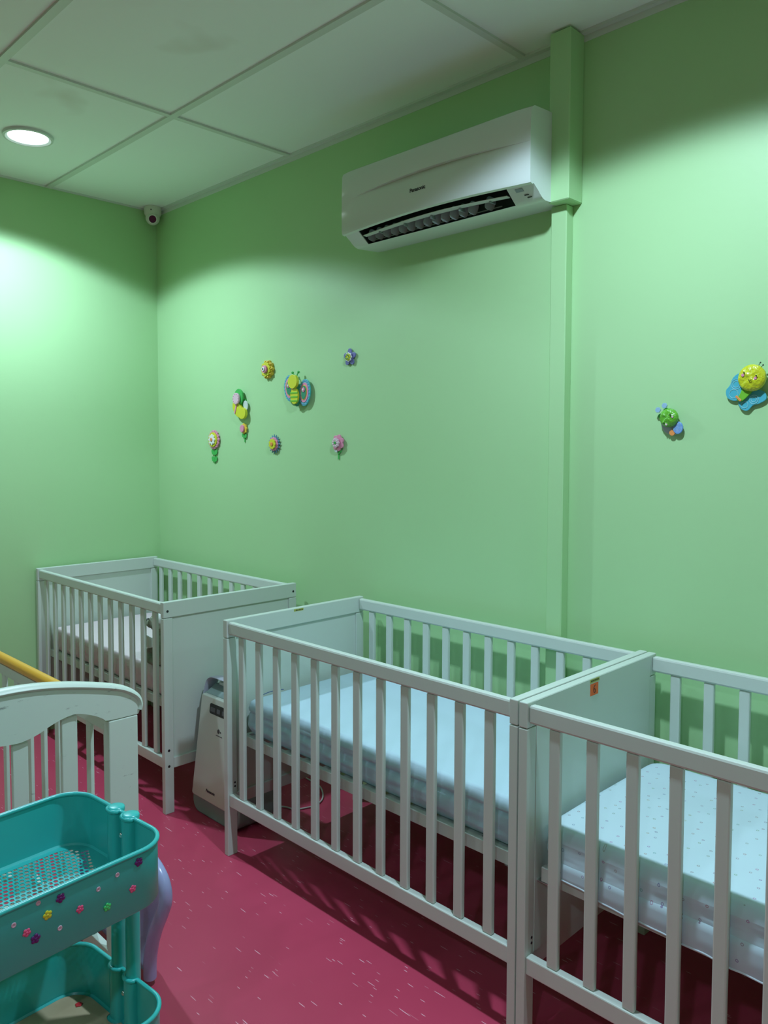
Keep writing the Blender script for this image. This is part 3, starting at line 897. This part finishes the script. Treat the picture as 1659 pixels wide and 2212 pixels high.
# ------------------------------------------------------------------ turquoise trolley
TR = math.radians(5)
r_ = empty('trolley', (-1.353, 0.472, 0), TR)
tag(r_, 'turquoise metal trolley with perforated trays and flower stickers in the foreground', 'trolley')
HA, HB, RC = 0.157, 0.215, 0.058
POST = (-0.0245 + 0.0055, 0.0245 + 0.0055)
PR, PYo = 0.0135, 0.2165
def tray_outline(inset=0.0):
    """outline seen from above, counter-clockwise, with two post recesses on each short side"""
    ha, hb, rc = HA - inset, HB - inset, RC - inset
    pts = []
    def arc(cx_, cy_, a0, a1, r, n_):
        for k in range(n_+1):
            a = math.radians(a0 + (a1-a0)*k/n_)
            pts.append((cx_ + r*math.cos(a), cy_ + r*math.sin(a)))
    arc(ha-rc, hb-rc, 0, 90, rc, 10)
    # back short side: travel -x with recesses
    g = 0.0165
    for px_ in (POST[1], POST[0]):
        for k in range(9):
            a = math.pi*k/8
            pts.append((px_ + (g + inset*0.3)*math.cos(a), hb - 0.0135*math.sin(a)**0.8))
    arc(-ha+rc, hb-rc, 90, 180, rc, 10)
    arc(-ha+rc, -hb+rc, 180, 270, rc, 10)
    for px_ in (POST[0], POST[1]):
        for k in range(9):
            a = math.pi*(1 - k/8)
            pts.append((px_ + (g + inset*0.3)*math.cos(a), -hb + 0.0135*math.sin(a)**0.8))
    arc(ha-rc, -hb+rc, 270, 360, rc, 10)
    return pts

def tray(zt, depth, perforated, name='tray'):
    out = tray_outline()
    bm = bmesh.new()
    zb = zt - depth
    # wall sections: outside and inside
    inn = tray_outline(0.0016)
    bo, bi = tray_outline(0.003), tray_outline(0.0046)
    rings = [[(x, y, zt) for x, y in out], [(x, y, zb + 0.004) for x, y in out], [(x, y, zb) for x, y in bo]]
    rin = [[(x, y, zb + 0.0015) for x, y in bi], [(x, y, zb + 0.005) for x, y in inn], [(x, y, zt) for x, y in inn]]
    allr = rings + rin
    vr_ = [[bm.verts.new(p) for p in R_] for R_ in allr]
    k = len(out)
    for a, b_ in zip(vr_, vr_[1:]):
        for i in range(k): bm.faces.new((a[i], a[(i+1) % k], b_[(i+1) % k], b_[i]))
    for i in range(k): bm.faces.new((vr_[-1][i], vr_[-1][(i+1) % k], vr_[0][(i+1) % k], vr_[0][i]))
    t_ = obj(name, bm, M_teal, r_, smooth=True, angle=40)
    bm = bmesh.new()
    tube(bm, [(x, y, zt) for x, y in tray_outline(0.0008)], 0.0042, 10, closed=True)
    obj('tray_rim', bm, M_teal, t_, smooth=True, angle=80)
    # floor of the tray
    bm = bmesh.new()
    if perforated:
        px_, py_ = 0.0118, 0.0100
        nx_, ny_ = 24, 40
        x0_, y0_ = -nx_*px_/2, -ny_*py_/2
        from collections import defaultdict
        cache = {}
        def V(x, y):
            key = (round(x, 5), round(y, 5))
            if key not in cache: cache[key] = bm.verts.new((x, y, zb + 0.001))
            return cache[key]
        def inside(x, y):
            ax, ay = abs(x), abs(y)
            if ax > HA-0.014 or ay > HB-0.008: return False
            if ax > HA-RC and ay > HB-RC: return math.hypot(ax-(HA-RC), ay-(HB-RC)) < RC-0.016
            return not (ay > HB-0.034 and abs(x - 0.0055) < 0.05)
        for i in range(nx_):
            for j in range(-1, ny_+1):
                off = (py_/2 if i % 2 else 0)
                cx_, cy_ = x0_ + (i+0.5)*px_, y0_ + (j+0.5)*py_ + off
                if not inside(cx_, cy_): continue
                xa, xb, ya, yb = cx_-px_/2, cx_+px_/2, cy_-py_/2, cy_+py_/2
                ring = [V(xa, ya), V(cx_, ya), V(xb, ya), V(xb, cy_), V(xb, yb), V(cx_, yb), V(xa, yb), V(xa, cy_)]
                hx_, hy_ = px_*0.40, py_*0.37
                hole = [(-.75, -.85), (0, -1), (.75, -.85), (1, 0), (.75, .85), (0, 1), (-.75, .85), (-1, 0)]
                hv = [bm.verts.new((cx_ + a*hx_, cy_ + b_*hy_, zb + 0.001)) for a, b_ in hole]
                for q_ in range(8):
                    bm.faces.new((ring[q_], ring[(q_+1) % 8], hv[(q_+1) % 8], hv[q_]))
        fl = obj('tray_floor', bm, M_teal, t_)
        so = fl.modifiers.new('thick', 'SOLIDIFY'); so.thickness = 0.0012
        # solid border between lattice and wall
        bm = bmesh.new()
        ol = tray_outline(0.004)
        def clampin(x, y):
            ax, ay = abs(x), abs(y)
            lx, ly = HA - 0.019, HB - 0.013
            x2, y2 = max(-lx, min(lx, x)), max(-ly, min(ly, y))
            if ax > HA-RC and ay > HB-RC:
                dx, dy = ax-(HA-RC), ay-(HB-RC); d = math.hypot(dx, dy); s_ = (RC-0.021)/d if d > RC-0.021 else 1
                x2, y2 = math.copysign(HA-RC+dx*s_, x), math.copysign(HB-RC+dy*s_, y)
            elif abs(x - 0.0055) < 0.056: y2 = math.copysign(HB-0.038, y)
            return x2, y2
        a_ = [bm.verts.new((x, y, zb + 0.0016)) for x, y in ol]
        b2 = [bm.verts.new((*clampin(x, y), zb + 0.0016)) for x, y in ol]
        for i in range(k): 
            try: bm.faces.new((a_[i], a_[(i+1) % k], b2[(i+1) % k], b2[i]))
            except ValueError: pass
        fb = obj('floor_border', bm, M_teal, t_)
        so = fb.modifiers.new('thick', 'SOLIDIFY'); so.thickness = 0.0008
    else:
        prism(bm, tray_outline(0.004), lambda u, v, t: (u, v, t), zb, zb + 0.0012)
        obj('tray_floor', bm, M_teal, t_)
    for sgn in (1, -1):
        bm = bmesh.new(); ico(bm, (POST[0]/2 + POST[1]/2, sgn*(HB - 0.005), zt - 0.042), 0.0052, 3, (1, 0.7, 1))
        obj('screw', bm, M_steel, t_, smooth=True, angle=180)
    return t_

tray_top = tray(0.770, 0.104, True)
tray_mid = tray(0.463, 0.104, False)
tray_low = tray(0.165, 0.104, False)
for sgn in (1, -1):
    for px_ in POST:
        bm = bmesh.new()
        tube(bm, [(px_, sgn*PYo, 0.055), (px_, sgn*PYo, 0.765)], PR, 20)
        p_ = obj('post', bm, M_teal, r_, smooth=True, angle=50)
        bm = bmesh.new()
        lathe(bm, [(0.0001, 0.7765), (0.010, 0.7762), (0.0138, 0.7752), (0.0146, 0.7735), (0.0146, 0.7675), (0.012, 0.7670)], 24)
        bmesh.ops.transform(bm, matrix=Matrix.Translation((px_, sgn*(PYo - 0.001), 0)) @ Matrix.Diagonal((1.1, 1.1, 1, 1)), verts=bm.verts)
        obj('cap', bm, M_teal, p_, smooth=True, angle=50)
    boxobj('foot_bar', (-HA + 0.02, HA - 0.02, sgn*PYo - 0.012, sgn*PYo + 0.012, 0.050, 0.0605), M_teal, r_, 0.003)
    for sx_ in (1, -1):
        bm = bmesh.new()
        tube(bm, [(sx_*(HA-0.03) - 0.008, sgn*PYo, 0.025), (sx_*(HA-0.03) + 0.008, sgn*PYo, 0.025)], 0.025, 24)
        obj('wheel', bm, M_black, r_, smooth=True, angle=50)
FL = {'purple': ((0.10, 0.012, 0.13), 0.0078), 'pink': ((0.75, 0.09, 0.22), 0.0066), 'green': ((0.05, 0.52, 0.14), 0.0070), 'yellow': ((0.62, 0.55, 0.03), 0.0075), 'lightpink': ((0.62, 0.40, 0.50), 0.0040)}
for nm, b_, z in [('purple',0.1495,0.7543),('purple',0.0099,0.7533),('purple',-0.0311,0.7077),('pink',0.1373,0.7128),('pink',0.0419,0.7209),('pink',-0.0444,0.7235),('green',0.0897,0.7023),('yellow',-0.0115,0.7357),
                  ('lightpink',0.1091,0.7487),('lightpink',0.0745,0.7393),('lightpink',-0.0256,0.7611),('lightpink',0.0082,0.7057),('lightpink',-0.0636,0.7441)]:
    col, R_ = FL[nm]
    bm = bmesh.new()
    a0 = random.random()*6
    if nm == 'lightpink':
        rr = [[(HA + 0.0003 + h, b_ + rad*math.cos(a*math.pi/8 + a0), z + rad*math.sin(a*math.pi/8 + a0)) for a in range(16)] for rad, h in ((R_, 0), (R_*0.9, 0.001), (R_*0.55, 0.001), (R_*0.45, 0.0002))]
        loft(bm, rr)
    else:
        for k in range(5):
            a = a0 + 2*math.pi*k/5
            ico(bm, (HA + 0.0008, b_ + R_*0.58*math.cos(a), z + R_*0.58*math.sin(a)), R_*0.46, 2, (0.35, 1, 1))
        ico(bm, (HA + 0.0012, b_, z), R_*0.34, 2, (0.5, 1, 1))
    o = obj('flower_sticker', bm, mat(nm + '_gem_sticker', col, 0.12, 0.7), tray_top, smooth=True, angle=60)
    tag(o, {'purple': 'dark purple', 'pink': 'bright pink', 'green': 'green', 'yellow': 'yellow', 'lightpink': 'tiny pale pink'}[nm] + ' plastic flower sticker')
bm = bmesh.new()
for k in range(5):
    a = 2*math.pi*k/5
    ico(bm, (-0.105 + 0.004*math.cos(a), 0.180 + 0.004*math.sin(a), 0.3635), 0.0035, 2, (1, 1, 0.3))
obj('flower_sticker', bm, cmat('red_gem_sticker', (0.5, 0.03, 0.04), 0.2), tray_mid)
# cardboard lining the middle tray
card = empty('cardboard_liner', (-1.353, 0.472, 0.3606), TR)
tag(card, 'brown cardboard sheet lining the second tray of the turquoise trolley', 'cardboard')
bm = bmesh.new()
prism(bm, tray_outline(0.008), lambda u, v, t: (u, v, t), 0.0, 0.0018)
obj('sheet', bm, M_card, card)

# ------------------------------------------------------------------ wall stickers (layered foam pieces)
def flower_pts(n_, r, depth=0.25, ph=0.0, res=12):
    out = []
    N = n_*res
    for k in range(N):
        a = 2*math.pi*k/N
        rr = r*(1 - depth + depth*abs(math.cos(n_*(a)/2)))
        out.append((rr*math.cos(a + ph), rr*math.sin(a + ph)))
    return out
def disc_pts(r, ry=None, n_=24): return [(r*math.cos(2*math.pi*k/n_), (ry or r)*math.sin(2*math.pi*k/n_)) for k in range(n_)]
def rot2(pts, a): return [(u*math.cos(a) - v*math.sin(a), u*math.sin(a) + v*math.cos(a)) for u, v in pts]
def layer(parent, name, pts, cx_, cz_, d0, d1, m, bev=0.0012):
    bm = bmesh.new()
    prism(bm, pts, lambda u, v, t: (u + cx_, -t, v + cz_), d0, d1)
    o = obj(name, bm, m, parent)
    bm2 = o.modifiers.new('bevel', 'BEVEL'); bm2.width = min(bev, (d1-d0)*0.45); bm2.segments = 2; bm2.limit_method = 'ANGLE'
    return o
def leafpts(l, w): return [(0, 0), (w*0.6, l*0.2), (w, l*0.5), (w*0.55, l*0.85), (0, l), (-w*0.55, l*0.85), (-w, l*0.5), (-w*0.6, l*0.2)]
def beads(parent, name, r, cx_, cz_, d, n_, br, m):
    bm = bmesh.new()
    for k in range(n_):
        a = 2*math.pi*k/n_
        ico(bm, (cx_ + r*math.cos(a), -d, cz_ + r*math.sin(a)), br, 1, (1, 0.5, 1))
    return obj(name, bm, m, parent, smooth=True, angle=180)
def stem_leaves(parent, z0, z1, green, leaves):
    bm = bmesh.new()
    prism(bm, [(-0.003, z1), (0.003, z1), (0.0035, z0), (-0.0035, z0)], lambda u, v, t: (u, -t, v), 0.0015, 0.004)
    obj('stem', bm, green, parent)
    for (z, a, l_, w) in leaves:
        bm = bmesh.new()
        prism(bm, rot2(leafpts(l_, w), a), lambda u, v, t: (u, -t, v + z), 0.004, 0.007)
        obj('leaf', bm, green, parent)
GS = 'layered foam stickers on the green wall'
def deco(name, x, z, label, cat):
    e = empty(name, (x, YW, z)); tag(e, label, cat, GS); return e
orange = cmat('orange_yellow_foam', (0.72, 0.50, 0.05)); pink = cmat('pink_foam', (0.72, 0.26, 0.40)); white = cmat('white_foam', (0.75, 0.78, 0.75))
green = cmat('leaf_green_foam', (0.05, 0.42, 0.08)); lime = cmat('lime_yellow_foam', (0.60, 0.62, 0.03)); purple = cmat('purple_foam', (0.16, 0.16, 0.40)); teal = cmat('teal_foam', (0.06, 0.42, 0.46))
blk = cmat('black_foam', (0.01, 0.01, 0.01)); darkteal = cmat('dark_green_foam', (0.03, 0.24, 0.14)); sky = cmat('sky_blue_foam', (0.07, 0.40, 0.50)); clear = cmat('pearl_foam', (0.55, 0.62, 0.58)); palepink = cmat('pale_pink_foam', (0.70, 0.48, 0.55)); brightgreen = cmat('bright_green_foam', (0.16, 0.46, 0.03)); peri = cmat('periwinkle_foam', (0.14, 0.30, 0.62)); org = cmat('orange_foam', (0.75, 0.28, 0.08))

e = deco('flower_sticker', -3.012, 1.826, 'round golden flower sticker with an eye-like white centre, upper left of the butterfly', 'wall sticker')
layer(e, 'petals', flower_pts(10, 0.044, 0.18), 0, 0, 0.0, 0.014, orange)
layer(e, 'inner_petals', flower_pts(10, 0.034, 0.15, 0.3), 0, 0, 0.014, 0.022, lime)
beads(e, 'beads', 0.037, 0, 0, 0.016, 10, 0.006, orange)
layer(e, 'centre', disc_pts(0.018), 0, 0, 0.022, 0.032, pink)
layer(e, 'eye', disc_pts(0.010), 0, 0, 0.032, 0.037, white)
layer(e, 'pupil', disc_pts(0.004), 0, 0, 0.037, 0.039, blk)

e = deco('flower_sticker', -2.446, 1.838, 'small five-petalled purple flower sticker with a lime centre, topmost on the wall', 'wall sticker')
layer(e, 'petals', flower_pts(5, 0.037, 0.45, math.pi/2), 0, 0, 0.004, 0.009, purple)
layer(e, 'inner_petals', flower_pts(8, 0.020, 0.2), 0, 0, 0.012, 0.016, white)
layer(e, 'centre', flower_pts(8, 0.015, 0.2), 0, 0, 0.016, 0.022, lime)
layer(e, 'pin', disc_pts(0.006), 0, 0, 0.0, 0.012, white)
beads(e, 'beads', 0.009, 0, 0, 0.024, 7, 0.003, darkteal)

# butterfly
e = deco('butterfly_sticker', -2.785, 1.716, 'large butterfly sticker with yellow striped body and patterned teal wings', 'wall sticker')
for s, cx_, cz_, rt_ in ((-1, -0.052, 0.012, 0.12), (1, 0.054, -0.012, -0.12)):
    w_ = layer(e, 'wing', rot2(disc_pts(0.039, 0.060), rt_), cx_, cz_, 0.012, 0.018, teal)
    bm = bmesh.new()
    for k in range(22):
        a = 2*math.pi*k/22
        u, v = rot2([(0.033*math.cos(a), 0.053*math.sin(a))], rt_)[0]
        ico(bm, (cx_ + u, -0.0185, cz_ + v), 0.0034, 1, (1, .5, 1))
    obj('bead_edge', bm, cmat('lilac_foam', (0.30, 0.34, 0.62)), w_)
    layer(w_, 'pink_band', rot2(disc_pts(0.028, 0.045), rt_), cx_, cz_, 0.018, 0.020, pink)
    layer(w_, 'gold_band', rot2(disc_pts(0.020, 0.034), rt_), cx_, cz_, 0.020, 0.0215, orange)
    layer(w_, 'green_patch', rot2(disc_pts(0.017, 0.030), rt_), cx_, cz_, 0.0215, 0.023, darkteal)
    layer(w_, 'pink_dot', rot2(disc_pts(0.010), 0), cx_, cz_ + 0.012, 0.023, 0.026, pink)
    layer(w_, 'gem', disc_pts(0.004), cx_, cz_ + 0.012, 0.026, 0.028, white)
layer(e, 'lower_body', [(-0.026, 0.0), (0.026, 0.0), (0.030, -0.030), (0.022, -0.056), (0.0, -0.078), (-0.022, -0.056), (-0.030, -0.030)], 0, 0.006, 0.010, 0.024, darkteal)
layer(e, 'body', rot2(disc_pts(0.027, 0.036), 0), 0, -0.026, 0.024, 0.034, lime)
for zz in (-0.012, -0.030, -0.048):
    layer(e, 'stripe', [(-0.026, -0.004), (0.026, -0.004), (0.026, 0.004), (-0.026, 0.004)], 0, zz, 0.033, 0.0355, brightgreen)
layer(e, 'head', disc_pts(0.032, 0.031), 0, 0.038, 0.030, 0.044, lime)
for s in (-1, 1):
    bm = bmesh.new()
    tube(bm, [(s*0.008, -0.024, 0.060), (s*0.013, -0.024, 0.072), (s*0.020, -0.024, 0.078)], 0.0025, 6)
    a_ = obj('antenna', bm, green, e)
    bm = bmesh.new(); ico(bm, (s*0.021, -0.024, 0.080), 0.006, 2); obj('antenna_tip', bm, green, a_)
layer(e, 'mount', disc_pts(0.02, 0.04), 0, -0.01, 0.0, 0.012, darkteal)

# caterpillar-like bug
e = deco('bug_sticker', -3.228, 1.672, 'small yellow winged bug sticker with a pink face, left of the butterfly', 'wall sticker')
layer(e, 'body', rot2(disc_pts(0.030, 0.050), 0.8), -0.010, -0.026, 0.010, 0.024, lime)
layer(e, 'tail', disc_pts(0.030, 0.028), 0.030, -0.046, 0.012, 0.027, lime)
layer(e, 'stripe', rot2([(-0.004, -0.030), (0.004, -0.030), (0.004, 0.030), (-0.004, 0.030)], -0.35), -0.020, -0.018, 0.024, 0.027, pink)
layer(e, 'hood', disc_pts(0.036, 0.040), -0.004, 0.034, 0.014, 0.022, green)
layer(e, 'face', disc_pts(0.026, 0.028), -0.010, 0.026, 0.024, 0.034, palepink)
beads(e, 'beads', 0.022, -0.010, 0.026, 0.0345, 10, 0.0026, pink)
layer(e, 'wing', rot2(disc_pts(0.018, 0.024), 0.3), 0.044, -0.008, 0.010, 0.014, clear)
layer(e, 'mount', disc_pts(0.015, 0.03), 0, -0.005, 0.0, 0.012, green)
layer(e, 'mount', disc_pts(0.015, 0.012), 0.022, 0.015, 0.0, 0.010, green)

e = deco('flower_sticker', -3.205, 1.534, 'smallest flower sticker on a green leafy stem, just below the yellow bug', 'wall sticker')
layer(e, 'petals', flower_pts(8, 0.026, 0.2), 0, 0.018, 0.004, 0.012, orange)
layer(e, 'centre', disc_pts(0.015, 0.018), -0.004, 0.018, 0.012, 0.020, pink)
stem_leaves(e, -0.048, 0.010, green, [(-0.025, 0.75, 0.026, 0.010), (-0.028, -0.75, 0.026, 0.010)])

e = deco('flower_sticker', -3.468, 1.462, 'tall pink and white flower sticker on a leafy stem, leftmost on the wall', 'wall sticker')
layer(e, 'petals', flower_pts(14, 0.049, 0.12), 0, 0.038, 0.004, 0.012, pink)
beads(e, 'beads', 0.042, 0, 0.038, 0.013, 18, 0.0035, palepink)
layer(e, 'yellow_ring', disc_pts(0.037), 0, 0.038, 0.012, 0.018, lime)
layer(e, 'daisy', flower_pts(8, 0.028, 0.3), 0, 0.038, 0.018, 0.024, white)
layer(e, 'centre', disc_pts(0.009), 0, 0.038, 0.024, 0.028, org)
stem_leaves(e, -0.084, 0.0, green, [(-0.040, 0.8, 0.036, 0.012), (-0.040, -0.8, 0.036, 0.012), (-0.076, 0.7, 0.036, 0.012), (-0.076, -0.7, 0.036, 0.012)])

e = deco('flower_sticker', -2.965, 1.476, 'spiky blue flower sticker with a yellow centre, below the butterfly', 'wall sticker')
sp = []
for k in range(32):
    a = 2*math.pi*k/32; rr = 0.046 if k % 2 == 0 else 0.032
    sp.append((rr*math.cos(a), rr*math.sin(a)))
layer(e, 'spikes', sp, 0, 0, 0.004, 0.008, cmat('slate_blue_foam', (0.10, 0.24, 0.36)))
layer(e, 'petals', flower_pts(12, 0.033, 0.12), 0, 0, 0.008, 0.014, pink)
layer(e, 'inner_petals', flower_pts(9, 0.025, 0.15), 0, 0, 0.016, 0.022, lime)
layer(e, 'centre', disc_pts(0.009), 0, 0, 0.022, 0.026, org)
layer(e, 'mount', disc_pts(0.012), 0, 0, 0.0, 0.006, pink)

e = deco('flower_sticker', -2.520, 1.462, 'pink blossom sticker on a single green stem, lower right of the butterfly', 'wall sticker')
layer(e, 'petals', flower_pts(7, 0.036, 0.2, 0.4), 0.004, 0.018, 0.006, 0.014, pink)
layer(e, 'inner_petals', flower_pts(9, 0.022, 0.15), 0, 0.018, 0.016, 0.024, palepink)
beads(e, 'beads', 0.014, 0, 0.018, 0.025, 9, 0.0028, white)
layer(e, 'centre', disc_pts(0.006), 0, 0.018, 0.024, 0.028, green)
stem_leaves(e, -0.052, 0.002, green, [(-0.030, -0.5, 0.036, 0.012)])
layer(e, 'leaf', rot2(leafpts(0.026, 0.009), 0.9), 0, -0.022, 0.008, 0.012, clear)

def face(parent, cx_, cz_, R_, d, m, tilt, name='head'):
    """crinkled round foil head"""
    bm = bmesh.new()
    rings = []
    for k, (rr, h) in enumerate(((1.0, 0.0), (1.0, 0.006), (0.93, 0.010), (0.75, 0.013), (0.5, 0.015), (0.25, 0.016), (0.02, 0.016))):
        rings.append([(cx_ + R_*rr*math.cos(a*math.pi/20), -d - h - 0.004*(1 if 1 < k < 6 else 0)*noise.noise((rr*7 + 3, math.cos(a*math.pi/20)*rr*5, math.sin(a*math.pi/20)*rr*5)), cz_ + R_*rr*math.sin(a*math.pi/20)) for a in range(40)])
    loft(bm, rings)
    return obj(name, bm, m, parent, smooth=True, angle=60)
foily = mat('yellow_foil', (0.55, 0.58, 0.02), 0.25, 0.7); add_bump(foily, 60, 0.6, 0.01)
foilg = mat('green_foil', (0.12, 0.42, 0.03), 0.25, 0.7); add_bump(foilg, 60, 0.6, 0.01)
e = deco('bug_sticker', -0.828, 1.632, 'large yellow round-faced bug sticker with teal wings, at the right edge', 'wall sticker')
def blob(pts, sub=5): return catmull(pts, sub, True)
wl = layer(e, 'wing', blob([(-0.010, 0.030), (-0.030, 0.034), (-0.046, 0.022), (-0.054, 0.002), (-0.064, -0.012), (-0.060, -0.032), (-0.040, -0.042), (-0.016, -0.034), (0.004, -0.010)]), 0, 0, 0.006, 0.010, sky)
wr = layer(e, 'wing', blob([(-0.020, -0.034), (-0.030, -0.048), (-0.020, -0.066), (-0.004, -0.070), (0.010, -0.056), (0.026, -0.052), (0.044, -0.040), (0.038, -0.020), (0.010, -0.014)]), 0, 0, 0.006, 0.010, sky)
pale = cmat('pale_teal_line', (0.25, 0.55, 0.58))
for (w_, cs) in ((wl, ((-0.036, 0.004, 0.014), (-0.036, 0.004, 0.009), (-0.042, -0.022, 0.012))), (wr, ((0.012, -0.040, 0.012), (0.012, -0.040, 0.007), (-0.012, -0.054, 0.009)))):
    for (u, v, rr) in cs:
        bm = bmesh.new(); tube(bm, [(u + rr*math.cos(a*math.pi/10), -0.0102, v + rr*math.sin(a*math.pi/10)) for a in range(20)], 0.0009, 5, closed=True)
        obj('swirl', bm, pale, w_)
bd = layer(e, 'body', blob([(-0.010, 0.0), (-0.024, -0.026), (-0.032, -0.038), (-0.018, -0.044), (0.004, -0.024), (0.014, -0.004)]), 0, 0, 0.010, 0.018, brightgreen)
layer(bd, 'stripe', rot2([(-0.010, -0.003), (0.010, -0.003), (0.010, 0.003), (-0.010, 0.003)], -0.8), -0.026, -0.036, 0.018, 0.020, org)
face(e, 0.010, 0.018, 0.0365, 0.018, foily, 0)
for (u, v) in ((-0.006, 0.032), (0.026, 0.022)):
    layer(e, 'eye', disc_pts(0.0022), u, v, 0.036, 0.0385, blk)
for (u, v) in ((-0.010, 0.026), (0.023, 0.016)):
    layer(e, 'cheek', disc_pts(0.0040), u, v, 0.0335, 0.0352, pink, 0.0004)
bm = bmesh.new(); tube(bm, [(0.010 + 0.004*math.cos(a), -0.0375, 0.0135 + 0.004*math.sin(a)) for a in [math.pi*(1.0 + k/8) - 0.3 for k in range(9)]], 0.0007, 5); obj('mouth', bm, blk, e)
for (u, v, u2, v2) in ((0.026, 0.050, 0.031, 0.058), (0.032, 0.044, 0.038, 0.051)):
    bm = bmesh.new(); tube(bm, [(u, -0.022, v), (u2, -0.022, v2)], 0.0008, 6); a_ = obj('antenna', bm, blk, e)
    bm = bmesh.new(); ico(bm, (u2, -0.022, v2), 0.0022, 2); obj('antenna_tip', bm, blk, a_)

e = deco('bug_sticker', -1.052, 1.540, 'small green round-faced bug sticker with blue dotted wing, right of the pipe casing', 'wall sticker')
layer(e, 'body', blob([(-0.026, 0.0), (-0.020, -0.028), (-0.004, -0.040), (0.016, -0.042), (0.034, -0.026), (0.022, 0.0)]), 0, 0, 0.004, 0.010, cmat('grey_lilac_foam', (0.38, 0.42, 0.46)))
wg = layer(e, 'wing', disc_pts(0.015, 0.018), 0.026, -0.022, 0.010, 0.015, peri)
bm = bmesh.new()
for i in range(-3, 4):
    for j in range(-4, 5):
        u, v = i*0.004, j*0.004
        if (u/0.013)**2 + (v/0.016)**2 < 1: ico(bm, (0.026 + u, -0.0152, -0.022 + v), 0.0009, 1)
obj('dots', bm, white, wg)
layer(e, 'orange_dot', disc_pts(0.009), 0.008, -0.036, 0.010, 0.013, org)
face(e, 0.0, 0.008, 0.0275, 0.014, foilg, 0)
for (u, v) in ((0.010, 0.016), (-0.008, -0.008)):
    layer(e, 'eye', disc_pts(0.0022), u, v, 0.031, 0.034, blk)
for (u, v) in ((0.016, 0.010), (-0.002, -0.012)):
    layer(e, 'cheek', disc_pts(0.0030), u, v, 0.0290, 0.0308, palepink, 0.0004)
for (u, v) in ((-0.014, 0.044), (-0.034, 0.032)):
    a_ = layer(e, 'antenna_tip', flower_pts(6, 0.0085, 0.15), u, v, 0.016, 0.020, cmat('pale_blue_foam', (0.28, 0.45, 0.62)))
layer(e, 'back_leaf', disc_pts(0.010, 0.008), -0.030, 0.014, 0.003, 0.006, green)
layer(e, 'back_leaf', disc_pts(0.010, 0.008), -0.014, 0.030, 0.003, 0.006, green)
layer(e, 'mount', disc_pts(0.012), 0, 0, 0.0, 0.012, darkteal)
